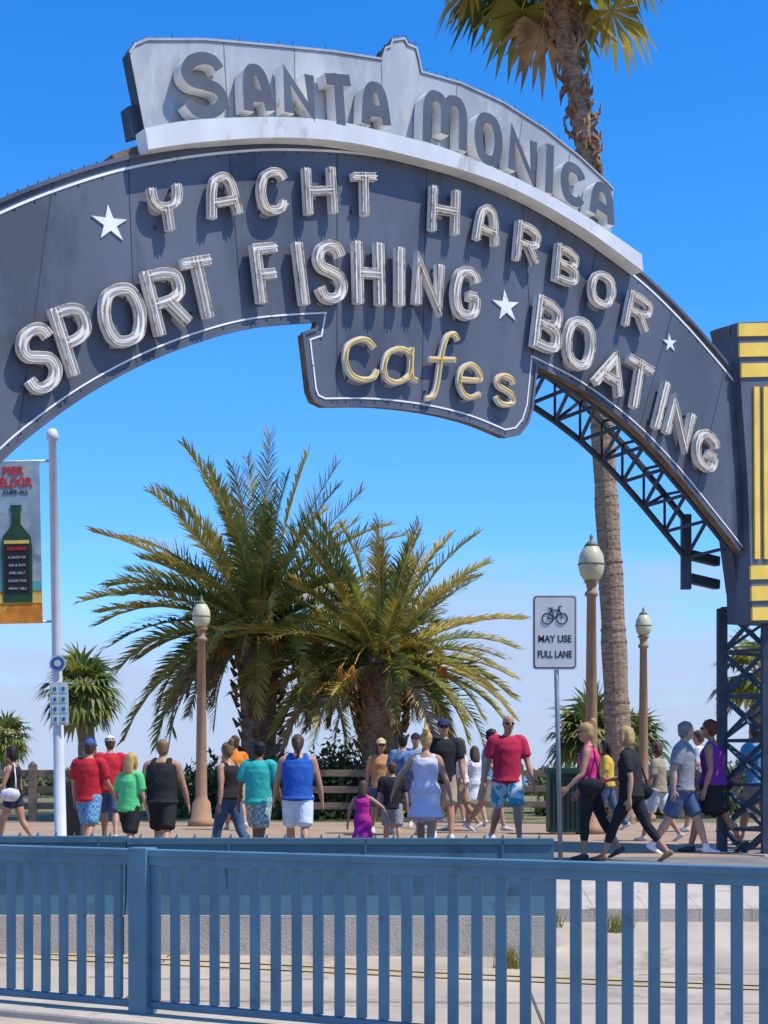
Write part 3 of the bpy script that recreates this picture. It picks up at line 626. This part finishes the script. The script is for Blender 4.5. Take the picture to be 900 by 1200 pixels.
Yp=62; fanpalm('fan_palm_tree',[(WX(104,Yp),Yp,0),WP(101,850,Yp),WP(97,805,Yp)],(.42,.3),52,.95,1.25,skirt=1.2)
Yp=75; fanpalm('fan_palm_tree.001',[(WX(8,Yp),Yp,0),WP(8,862,Yp)],(.4,.3),36,.7,1.0,skirt=.8)
Yp=38; fanpalm('fan_palm_tree.002',[(WX(693,Yp),Yp,0),WP(693,862,Yp)],(.2,.16),34,.6,.95,elmin=-10)
Yp=40; fanpalm('fan_palm_tree.003',[(WX(742,Yp),Yp,0),WP(742,868,Yp)],(.2,.16),26,.55,.8,elmin=-10)
Yp=34; fanpalm('fan_palm_tree.004',[(WX(885,Yp),Yp,0),WP(888,790,Yp)],(.2,.16),26,.6,.8,elmin=-30)
def leaves(mb,c,r,n,size,mats):
    c=V(c)
    for k in range(n):
        v=V((rnd.gauss(0,1),rnd.gauss(0,1),rnd.gauss(0,1))).normalized(); rr=rnd.uniform(.55,1.05); p=c+V((v.x*r[0],v.y*r[1],abs(v.z)*r[2] if rnd.random()<.8 else v.z*r[2]*.3))*rr
        a=V((rnd.gauss(0,1),rnd.gauss(0,1),rnd.gauss(0,1))).normalized(); b=a.cross(v).normalized() if a.cross(v).length>.1 else V((1,0,0)); s_=size*rnd.uniform(.6,1.3)
        mb.add([p-a*s_,p+b*s_*.45,p+a*s_,p-b*s_*.45],[(0,1,2,3)],rnd.choice(mats))
def bush(name,items,size,dens=260,mats=None):
    X,Y=items[0][0],items[0][1]; e=empty(name,(X,Y,gz(X,Y))); mb=MB(); mats=mats or [g1[0],g1[2],g1[2],g1[1]]
    for (x,y,rx,rz) in items:
        for k in range(5):
            ox=rnd.uniform(-.55,.55)*rx; f=rnd.uniform(.45,.8)
            leaves(mb,(x-X+ox,y-Y+rnd.uniform(-.4,.4)*rx,0),(rx*f,rx*f,rz*rnd.uniform(.6,1.05)),int(dens*rx),size,mats)
        for k in range(4): mb.tube([(x-X+rnd.uniform(-.1,.1),y-Y,0),(x-X+rnd.uniform(-.5,.5)*rx,y-Y,rz*.8)],[.04,.015],m_bark,5)
    mb.obj('foliage',e,recalc=False)
dk=[M('shrub_dark',(.045,.07,.025),.6,.4,3,trans=.2),M('shrub_mid',(.10,.13,.04),.6,.4,3,trans=.25),g1[2]]
dst=[M('distant_leaf_a',(.12,.15,.07),.7,.4,3,trans=.25),M('distant_leaf_b',(.19,.20,.09),.7,.4,3,trans=.25),dk[1]]
bush('shrub',[(WX(345,33.5),33.5,.9,1.6),(WX(375,33.5),33.5,.9,1.4)],.10,700,dk)
bush('shrub.001',[(WX(410,35),35,1.3,1.9),(WX(470,35),35,1.1,1.3)],.10,500,[g1[0],g1[1],g1[2]])
bush('shrub.002',[(WX(270,35),35,1.3,1.5),(WX(222,36),36,.8,.7)],.10,500,dk)
bush('shrub.003',[(WX(700,36),36,1.3,1.3),(WX(780,37),37,1.5,1.1),(WX(850,37),37,1.5,1.0)],.11,450,dk)
bush('distant_trees',[(WX(x,68),68,2.6,rnd.uniform(.5,1.3)) for x in range(-60,570,45)],.2,240,dst)
bush('distant_trees.001',[(WX(x,68),68,2.6,rnd.uniform(.8,1.8)) for x in range(685,1000,45)],.2,240,dst)
mb=MB()
for px,py,Y in((598,1072,12.9),(722,1075,14.2),(640,1070,14.4)):
    X=WX(px,Y)
    for k in range(110):
        a=rnd.uniform(0,6.28); r=rnd.uniform(0,.16); p=V((X+math.cos(a)*r,Y+math.sin(a)*r*.4,gz(X,Y)+.0)); t=p+V((rnd.uniform(-.08,.08),rnd.uniform(-.05,.05),rnd.uniform(.08,.24)))
        mb.add([p-V((.006,0,0)),p+V((.006,0,0)),t],[(0,1,2)],g1[1])
mb.obj('weeds',recalc=False)
# ---------------------------------------------------------------- people
def skinm(t): return {0:M('skin_light',(.50,.29,.20),.5,.08,6),1:M('skin_tan',(.42,.225,.14),.5,.08,6),2:M('skin_brown',(.22,.11,.065),.5,.08,6)}[t]
def cloth(name,c): return M('cloth_'+name,c,.85,.14,9,.9,9)
HAIR={'blonde':(.45,.29,.11),'brown':(.09,.05,.03),'black':(.012,.01,.01),'grey':(.20,.19,.18),'red':(.16,.04,.02),'dirty':(.22,.13,.06)}
def person(name,px,Y,h,yaw,skin=0,hair='brown',hs='short',top=None,tt='tee',bot=None,bt='shorts',fem=0,fat=1.0,walk=(20,6,-16,18),armL=(12,8,10),armR=(12,-8,12),lean=2,shoe=(.5,.5,.5),cap=None,glasses=0,bag=None,headyaw=0,dxz=0):
    s=h/1.75; X=WX(px,Y); z0=gz(X,Y)+dxz; e=empty(name,(X,Y,z0)); e.rotation_euler=(0,0,-math.radians(yaw)); e.scale=(s,s,s)
    sk=skinm(skin); hm=M('hair_'+hair,HAIR[hair],.6,.25,12,.3,60); shm=cloth('shoe%d'%int(shoe[0]*100),shoe); mats=[sk,hm,top,bot,shm]
    if cap: mats.append(cap)
    SK,HA,TP,BT,SH=0,1,2,3,4
    SV=[];SF=[];SM=[];FM=[]
    def tb(path,rx,ry=None,mat=0,ax=None,n=14,step=.022,flat=0):
        path=[V(p) for p in path]; K=len(path); ry=ry or rx
        if not hasattr(rx,'__len__'): rx=[rx]*K
        if not hasattr(ry,'__len__'): ry=[ry]*K
        C=[];RX=[];RY=[]
        for i in range(K-1):
            k=max(2,int((path[i+1]-path[i]).length/step)); a,b,c,d=path[max(i-1,0)],path[i],path[i+1],path[min(i+2,K-1)]
            for j in range(k):
                t=j/k; C.append(.5*((2*b)+(c-a)*t+(2*a-5*b+4*c-d)*t*t+(3*b-a-3*c+d)*t**3)); tt_=t*t*(3-2*t) if flat==0 else t
                RX.append(rx[i]+(rx[i+1]-rx[i])*tt_); RY.append(ry[i]+(ry[i+1]-ry[i])*tt_)
        C.append(path[-1]); RX.append(rx[-1]); RY.append(ry[-1]); o=len(SV); m=len(C); pxx=V(ax) if ax else None
        for i in range(m):
            d=(C[min(i+1,m-1)]-C[max(i-1,0)]).normalized()
            if pxx is None: pxx=V((1,0,0)) if abs(d.x)<.8 else V((0,1,0))
            x=(pxx-d*pxx.dot(d)).normalized(); y=d.cross(x)
            for k in range(n):
                a=2*math.pi*k/n; SV.append(C[i]+x*(math.cos(a)*RX[i])+y*(math.sin(a)*RY[i]))
        for i in range(m-1):
            for k in range(n): k2=(k+1)%n; SF.append((o+i*n+k,o+i*n+k2,o+(i+1)*n+k2,o+(i+1)*n+k)); FM.append(mat)
        d0=(C[0]-C[1]).normalized(); d1=(C[-1]-C[-2]).normalized()
        SV.append(C[0]+d0*min(RX[0],RY[0])*.5); SV.append(C[-1]+d1*min(RX[-1],RY[-1])*.5); c0=len(SV)-2;c1=c0+1
        for k in range(n): k2=(k+1)%n; SF.append((o+k2,o+k,c0)); SF.append((o+(m-1)*n+k,o+(m-1)*n+k2,c1)); FM.extend([mat,mat])
    rad=math.radians
    LT,LS=.43,.41
    feet=[]
    for i,sd in enumerate((-1,1)):
        a,k=walk[2*i],walk[2*i+1]; a_=rad(a); b_=rad(a-k)
        hip=V((sd*.09,0,.92)); knee=hip+V((0,math.sin(a_)*LT,-math.cos(a_)*LT)); ank=knee+V((0,math.sin(b_)*LS,-math.cos(b_)*LS))
        pit=rad(min(0,(a-k))*.8) ; feet.append((sd,hip,knee,ank,pit))
    dz=.075-min(f[3].z for f in feet); PZ=V((0,0,dz))
    ln=math.tan(rad(lean))
    def TPt(x,y,z): return V((x,y+(z-.92)*ln,z+dz))
    for sd,hip,knee,ank,pit in feet:
        hip=hip+PZ;knee=knee+PZ;ank=ank+PZ; fk=1+(fat-1)*.5
        if bt=='capri':
            mid=knee.lerp(ank,.55)
            tb([hip,hip.lerp(knee,.5),knee,knee.lerp(ank,.3),mid],[.1*fk,.085*fk,.062,.062,.05],mat=BT); tb([knee.lerp(ank,.4),mid,ank],[.044,.046,.034],mat=SK)
        elif bt=='jeans': tb([hip,hip.lerp(knee,.5),knee,knee.lerp(ank,.35),ank],[.1*fk,.092*fk,.072,.07,.062],mat=BT)
        elif bt=='leggings': tb([hip,hip.lerp(knee,.5),knee,knee.lerp(ank,.3),ank],[.098*fk,.085*fk,.058,.058,.036],mat=BT)
        else:
            tb([hip,hip.lerp(knee,.5),knee,knee.lerp(ank,.3),knee.lerp(ank,.7),ank],[.090*fk,.078*fk,.055,.06,.042,.034],mat=SK)
            if bt=='shorts':
                tb([hip+V((0,0,.02)),hip.lerp(knee,.45),hip.lerp(knee,.88)],[.112*fk,.107*fk,.1*fk],mat=BT,flat=1)
            if bt=='short_shorts': tb([hip+V((0,0,.02)),hip.lerp(knee,.4)],[.108*fk,.1*fk],mat=BT,flat=1)
        c,sn=math.cos(pit),math.sin(pit)
        R=lambda y,z:V((0,y*c-z*sn,y*sn+z*c))
        tb([ank+R(-.055,-.03),ank+R(.02,-.03),ank+R(.1,-.042),ank+R(.17,-.05)],[.035,.042,.045,.03],[.036,.04,.026,.018],mat=SH,ax=(1,0,0))
        if shoe[0]>.55: tb([ank+R(-.01,-.02),ank+R(0,.04)],[.042,.04],mat=SH)
    if fem: tk=[(.87,.12,.1),(.94,.168,.122),(1.0,.155,.115),(1.09,.122,.095),(1.2,.132,.102),(1.3,.145,.122),(1.38,.145,.09),(1.43,.10,.068),(1.48,.05,.05)]
    else: tk=[(.87,.12,.09),(.94,.16,.115),(1.05,.15,.108),(1.18,.158,.115),(1.3,.178,.122),(1.39,.18,.105),(1.45,.12,.078),(1.50,.056,.056)]
    ff=lambda z: 1+(fat-1)*(1 if z<1.3 else .4)
    tb([TPt(0,0,z) for z,_,_ in tk],[a*ff(z) for z,a,b in tk],[b*ff(z)*(1+(fat-1)*.5) for z,a,b in tk],mat=SK,ax=(1,0,0),n=26)
    zw=1.02
    tb([TPt(0,0,z) for z in(.85,.93,zw)],[.13*ff(1),(.178 if fem else .17)*ff(1),(.162 if fem else .162)*ff(1)],[.1*ff(1),.13*ff(1),.122*ff(1)],mat=BT,ax=(1,0,0),n=26)
    if bt=='skirt': tb([TPt(0,0,1.02),TPt(0,0,.88),TPt(0,0.0,.60)],[.15*fat,.185*fat,.22*fat],[.11*fat,.145*fat,.18*fat],mat=BT,ax=(1,0,0),n=22,flat=1)
    hem={'tee':.88,'tank':.93,'vest':.90,'dress':.60,'crop':1.05,'tunic':.78}[tt]; topz={'tee':1.46,'tank':1.39,'vest':1.42,'dress':1.38,'crop':1.39,'tunic':1.44}[tt]
    ks=[k for k in tk if hem+.03<k[0]<topz-.01]
    def inter(z):
        for a,b in zip(tk,tk[1:]):
            if a[0]<=z<=b[0]:
                t=(z-a[0])/(b[0]-a[0]); return (z,a[1]+(b[1]-a[1])*t,a[2]+(b[2]-a[2])*t)
        return (z,.175,.125)
    rows=([(hem,.205,.17)] if tt=='dress' else [(hem,.2,.16)] if tt=='tunic' else [(hem,.178 if not fem else .172,.132)])+ks+[inter(topz)]
    if tt=='tee': rows=[(z,max(a,.158 if not fem else .145) if z<1.3 else a,max(b,.112) if z<1.3 else b) for z,a,b in rows]
    eo=.02
    tb([TPt(0,0,z) for z,_,_ in rows],[a*ff(z)+eo for z,a,b in rows],[b*ff(z)*(1+(fat-1)*.5)+eo for z,a,b in rows],mat=TP,ax=(1,0,0),n=26)
    shw=.165 if fem else .195; shz=1.385 if fem else 1.405
    hands=[]
    for sd,ar in((-1,armL),(1,armR)):
        ab,sw,eb=ar[:3]; inw=rad(ar[3]) if len(ar)>3 else 0
        sh=TPt(sd*shw,0,shz); u=V((sd*math.sin(rad(ab)),math.sin(rad(sw))*math.cos(rad(ab)),-math.cos(rad(sw))*math.cos(rad(ab)))); el=sh+u*.29
        f_=rad(sw+eb); v=V((sd*(math.sin(rad(ab))*.6-math.sin(inw)),math.sin(f_),-math.cos(f_))).normalized(); wr=el+v*.25
        kk=.88 if fem else 1.0; kk*=1+(fat-1)*.5
        tb([TPt(sd*(shw-.07),0,shz+.015),sh,sh.lerp(el,.5),el,el.lerp(wr,.35),wr],[.052*kk,.058*kk,.05*kk,.038*kk,.04*kk,.026*kk],mat=SK)
        tb([wr,wr+v*.05,wr+v*.09],[.028,.042,.036],[.022,.018,.015],mat=SK,ax=(0,1,0) if abs(v.y)<.8 else (0,0,1))
        if tt in('tee','tunic'): tb([TPt(sd*(shw-.08),0,shz+.025),sh+V((0,0,.005)),sh.lerp(el,.7)],[.064*kk,.078*kk,.076*kk],mat=TP,flat=1)
        if tt in('tank','dress','vest','crop'):
            tb([TPt(sd*.095,.09,topz-.06),TPt(sd*.1,.02,topz+.058),TPt(sd*.1,-.06,topz+.022),TPt(sd*.09,-.1,topz-.06)],.024 if tt!='vest' else .038,mat=TP,n=8)
        hands.append((sd,wr,v))
    hc=TPt(0,.02,1.635); hc.y+=.01
    tb([TPt(0,0,1.44),TPt(0,.005,1.5),hc+V((0,-.01,-.07))],[.06,.05,.05] if not fem else [.052,.043,.045],mat=SK)
    ca,sa=math.cos(rad(headyaw)),math.sin(rad(headyaw))
    H=lambda x,y,z: hc+V((x*ca+y*sa,-x*sa+y*ca,z))
    hx=H(1,0,0)-hc
    hk=[(-.112,.022,.03,.045),(-.095,.042,.05,.035),(-.06,.06,.072,.018),(-.02,.068,.086,.008),(.03,.073,.094,0),(.07,.068,.088,-.004),(.1,.045,.06,-.006),(.113,.02,.03,-.006)]
    tb([H(0,y,z) for z,a,b,y in hk],[a for z,a,b,y in hk],[b for z,a,b,y in hk],mat=SK,ax=hx,n=20,step=.015)
    tb([H(0,.086,.022),H(0,.108,-.022)],[.009,.015],mat=SK,n=8,step=.01); 
    for sd in(-1,1): tb([H(sd*.072,-.005,.02),H(sd*.073,-.003,-.025)],[.012,.009],[.02,.014],mat=SK,n=8,ax=hx)
    if hs!='bald':
        tb([H(0,-.05,-.07),H(0,-.04,-.02),H(0,-.026,.04),H(0,-.014,.08),H(0,-.012,.118)],[.055,.077,.088,.082,.038],[.05,.07,.088,.088,.045],mat=HA,ax=hx,n=20)
        tb([H(0,-.02,.11),H(0,.055,.092)],[.055,.04],[.025,.02],mat=HA,ax=hx)
    if hs=='long':
        tb([H(0,-.06,.05),H(0,-.085,-.05),H(0,-.1,-.15),H(0,-.1,-.26)],[.075,.09,.09,.05],[.055,.05,.045,.025],mat=HA,ax=hx,n=18)
        for sd in(-1,1): tb([H(sd*.07,.0,.05),H(sd*.08,.0,-.06),H(sd*.08,-.02,-.16)],[.028,.03,.015],mat=HA)
    if hs=='bob':
        tb([H(0,-.05,.05),H(0,-.06,-.04),H(0,-.06,-.1)],[.088,.1,.085],[.062,.064,.048],mat=HA,ax=hx,n=18)
        for sd in(-1,1): tb([H(sd*.072,.01,.05),H(sd*.085,.01,-.07)],[.024,.022],mat=HA)
    if hs=='pony': tb([H(0,-.1,.05),H(0,-.15,.03),H(0,-.165,-.06),H(0,-.14,-.2)],[.025,.04,.038,.012],mat=HA)
    if hs=='bun': tb([H(0,-.08,.1),H(0,-.105,.165)],[.045,.04],mat=HA)
    if cap:
        ci=5
        tb([H(0,-.006,.04),H(0,-.006,.08),H(0,-.006,.125)],[.093,.089,.048],[.112,.104,.057],mat=ci,ax=hx,n=18)
        tb([H(0,.08,.05),H(0,.165,.035)],[.068,.05],[.012,.01],mat=ci,ax=hx)
    me=bpy.data.meshes.new('src'); me.from_pydata([tuple(v) for v in SV],[],SF); ob=bpy.data.objects.new('src',me); col.objects.link(ob)
    r=ob.modifiers.new('r','REMESH'); r.mode='VOXEL'; r.voxel_size=.0125; r.use_smooth_shade=True
    sm=ob.modifiers.new('s','SMOOTH'); sm.factor=.5; sm.iterations=2
    bpy.context.view_layer.update()
    bm_=bpy.data.meshes.new_from_object(ob.evaluated_get(bpy.context.evaluated_depsgraph_get())); bpy.data.objects.remove(ob); bpy.data.meshes.remove(me)
    bm_.materials.clear()
    for m in mats: bm_.materials.append(m)
    trees=[]
    for k in range(len(mats)):
        fs=[SF[i] for i in range(len(SF)) if FM[i]==k]
        if fs: trees.append((k,BVHTree.FromPolygons(SV,fs),.0 if k==0 else .006))
    idx=[]
    for p in bm_.polygons:
        c_=p.center; best=9;bi_=0
        for k,t_,bias in trees:
            d_=t_.find_nearest(c_,.08)[3]
            if d_ is not None and d_-bias<best: best=d_-bias; bi_=k
        idx.append(bi_)
    bm_.polygons.foreach_set('material_index',idx); bm_.polygons.foreach_set('use_smooth',[True]*len(idx))
    bm_.name='body'; body=link(bpy.data.objects.new('body',bm_),e)
    mb=MB()
    for sd,wr,v in hands:
        fw=V((0,1,0)); fw=(fw-v*fw.dot(v)); fw=fw.normalized() if fw.length>.2 else V((0,0,1)); pn=v.cross(fw)*sd
        for k,(o,l) in enumerate(((.028,.07),(.01,.078),(-.009,.072),(-.027,.056))):
            a=wr+v*.085+fw*o; b=a+v*l*.5-pn*.006; c=b+v*l*.42-pn*.02*(1) ; mb.tube([a-v*.02,a,b,c],[.009,.0095,.0085,.006],sk,6)
        a=wr+v*.03+fw*.03; b=a+v*.035+fw*.025; c=b+v*.03+fw*.006; mb.tube([a,b,c],[.012,.0105,.008],sk,6)
    mb.obj('hands',e,True)
    mb=MB(); dkm=M('face_dark',(.015,.012,.01),.25,.1,5); wh=M('eye_white',(.7,.68,.64),.3,.02,5); lip=M('lip',(.3,.08,.07),.5,.1,5)
    def blob(c,r,m): mb.tube([c-V((0,0,r*.9)),c-V((0,0,r*.5)),c,c+V((0,0,r*.5)),c+V((0,0,r*.9))],[r*.4,r*.86,r,r*.86,r*.4],m,8)
    for sd in(-1,1):
        if glasses: mb.tube([H(sd*.012,.096,.006),H(sd*.03,.094,.008),H(sd*.052,.08,.006)],[.015,.019,.014],dkm,8); mb.tube([H(sd*.055,.075,.01),H(sd*.078,-.01,.012)],.004,dkm,4)
        else:
            blob(H(sd*.03,.078,.005),.0135,wh); blob(H(sd*.03,.088,.005),.0065,dkm); mb.tube([H(sd*.016,.094,.028),H(sd*.046,.083,.03)],.004,hm,5)
    mb.tube([H(-.022,.082,-.056),H(0,.09,-.055),H(.022,.082,-.056)],[.003,.007,.003],lip,6)
    mb.obj('face',e,True)
    if bag:
        kind,bm2=bag; mb=MB()
        if kind=='pack':
            mb.tube([TPt(0,-.17,1.0),TPt(0,-.2,1.06),TPt(0,-.21,1.2),TPt(0,-.18,1.36),TPt(0,-.15,1.41)],[.09,.14,.15,.13,.07],bm2,12)
        else:
            sd=-1 if kind=='bagL' else 1; c=TPt(sd*.23,-.04,.95)
            P=[c+V((0,y_,z_)) for y_,z_ in((-.16,-.03),(-.12,-.01),(0,0),(.12,-.01),(.16,-.03))]
            mb.tube(P,[.04,.095,.115,.095,.04],bm2,12)
            mb.v=[(v_[0]+(c.x-v_[0])*.45,v_[1],v_[2]) for v_ in mb.v]
            mb.tube([c+V((0,-.1,.08)),TPt(sd*.17,-.12,1.2),TPt(sd*.09,-.07,1.46),TPt(sd*.10,.09,1.40),c+V((0,.1,.08))],.012,bm2,6)
        mb.obj('bag',e,True)
    return e
c=cloth
red=c('red',(.50,.02,.03)); blk=c('black',(.018,.018,.02)); teal=c('teal',(.03,.42,.38)); grn=c('green',(.10,.55,.20)); blu=c('blue',(.02,.10,.42)); wht=c('white',(.66,.66,.66)); mag=c('magenta',(.50,.02,.24)); pnk=c('pink',(.72,.04,.20)); gry=c('grey',(.24,.25,.27)); den=c('denim',(.06,.11,.20)); prp=c('purple',(.20,.03,.26)); org=c('orange',(.7,.2,.02)); nav=c('navy',(.02,.03,.08)); lbl=c('lightblue',(.1,.35,.6)); kha=c('khaki',(.35,.29,.2)); lav=c('lavender',(.56,.54,.64)); straw=c('straw',(.55,.42,.2))
flo=Mpat('floral_shorts',(.55,.62,.62),(.03,.32,.42),9); pla=Mpat('plaid_shorts',(.45,.5,.48),(.15,.25,.25),22,'chk'); plb=Mpat('plaid_blue',(.05,.2,.4),(.2,.4,.6),26,'chk'); cam_=Mpat('camo_pack',(.05,.09,.2),(.1,.2,.35),10)
person('woman_with_white_bag',16,23.5,1.60,-80,1,'black','bob',blk,'tank',nav,'short_shorts',1,1,bag=('bagL',wht),armL=(10,15,50))
person('man_in_red_shirt',104,22,1.74,15,1,'brown','short',red,'tee',plb,'shorts',0,1.05,cap=blu,armR=(14,10,30))
person('man_in_white_cap',129,24.5,1.74,-10,1,'brown','short',red,'tee',den,'shorts',0,1,cap=wht,armL=(12,5,40))
person('woman_in_green_shirt',152,21,1.58,25,0,'blonde','long',grn,'tee',blk,'shorts',1,1.08,armR=(14,0,15),armL=(22,0,40,20))
person('man_in_black_vest',190,21,1.76,5,1,'dirty','short',blk,'vest',blk,'shorts',0,1.22,armL=(16,-5,15),armR=(18,6,10))
person('woman_in_black_tank_top',269,22,1.70,-50,1,'dirty','bun',blk,'tank',den,'jeans',1,1.2,armR=(14,14,35),armL=(12,-15,15))
person('man_in_teal_shirt',303,21.5,1.72,15,2,'black','short',teal,'tee',pla,'shorts',0,1.12,armR=(12,6,20),armL=(16,-4,15))
person('man_in_blue_tank_top',349,21,1.80,-5,1,'brown','pony',blu,'vest',c('pale_blue',(.55,.66,.72)),'shorts',0,1.18,armL=(15,8,22),armR=(17,-4,12))
person('girl_in_magenta_dress',425,20,1.12,15,1,'brown','long',mag,'dress',mag,'short_shorts',1,1.0,armR=(55,5,5),armL=(25,5,15))
person('woman_with_straw_hat',446,26,1.64,170,1,'brown','long',c('floral_top',(.5,.25,.1)),'tee',den,'shorts',1,1,cap=straw,glasses=1)
person('child_in_black_shirt',460,21.5,1.28,-10,1,'brown','short',blk,'tee',gry,'shorts',0,1,armL=(10,5,30))
person('man_with_backpack',473,25.5,1.70,-30,1,'black','short',cam_,'tee',den,'shorts',0,1.1,bag=('pack',cam_))
person('woman_in_white_dress',499,20.0,1.68,8,1,'blonde','bun',lav,'dress',wht,'short_shorts',1,1.16,armL=(42,4,5),armR=(22,-6,20),bag=None)
person('man_in_black_shirt',519,23.5,1.88,175,1,'brown','short',blk,'tee',kha,'shorts',0,1.08,cap=nav,glasses=1)
person('woman_in_white_top',541,27,1.66,-100,1,'brown','long',wht,'tank',kha,'shorts',1,1)
person('girl_in_white_dress',557,29,1.55,-20,1,'brown','long',wht,'dress',wht,'short_shorts',1,.95)
person('man_in_plaid_shirt',573,26.5,1.80,100,1,'black','short',plb,'tee',kha,'shorts',0,1,armR=(12,10,45))
person('man_in_crimson_shirt',594,21.5,1.84,165,1,'brown','bald',c('crimson',(.45,.02,.06)),'tee',flo,'shorts',0,1.1,armL=(14,12,10),armR=(14,-12,10),glasses=1)
person('woman_in_pink_tank_top',692,18.5,1.66,-75,1,'blonde','bun',pnk,'tank',blk,'capri',1,1.05,walk=(8,6,-20,10),armR=(12,8,22),armL=(14,10,35),shoe=(.06,.06,.07),glasses=1,lean=3,bag=('bagL',blk))
person('woman_in_black_shirt',740,18.3,1.68,-65,1,'blonde','bob',blk,'tee',blk,'capri',1,1.06,walk=(26,4,-24,14),armL=(12,-18,20),armR=(12,22,60),shoe=(.3,.15,.08),bag=('bagR',blk),lean=4)
person('person_in_brown_shirt',772,22,1.46,-60,1,'brown','bob',kha,'tee',wht,'shorts',1,1,armR=(12,20,60))
person('man_in_grey_shirt',799,19.6,1.74,110,0,'grey','short',gry,'tee',den,'shorts',0,1.12,walk=(24,6,-20,12),armL=(12,18,30),armR=(12,-15,15),shoe=(.75,.75,.75),headyaw=-30)
person('woman_in_purple_top',836,19.8,1.76,-60,1,'red','short',prp,'tank',blk,'skirt',1,1.18,walk=(22,6,-20,14),armL=(12,-10,25),armR=(14,14,30),shoe=(.06,.06,.06),bag=('bagR',blk),glasses=1)
person('man_in_blue_shirt',888,21,1.70,-30,1,'brown','short',lbl,'tee',kha,'shorts',0,1.05)
person('woman_in_orange_top',915,22,1.66,-80,1,'brown','long',org,'tank',nav,'shorts',1,1)
person('man_in_dark_cap',487,28,1.76,180,1,'black','short',gry,'tee',nav,'shorts',0,1,cap=blk)
person('woman_in_orange_shirt',276,27,1.70,-20,1,'brown','short',org,'tee',kha,'shorts',1,1)
person('woman_in_teal_top',531,31,1.64,140,1,'brown','bob',teal,'tank',nav,'shorts',1,1)
person('man_in_white_shirt',822,26,1.76,-70,1,'brown','short',wht,'tee',den,'shorts',0,1)
person('woman_in_yellow_top',712,27,1.62,-80,1,'black','long',c('yellow',(.6,.42,.06)),'tee',den,'jeans',1,1)
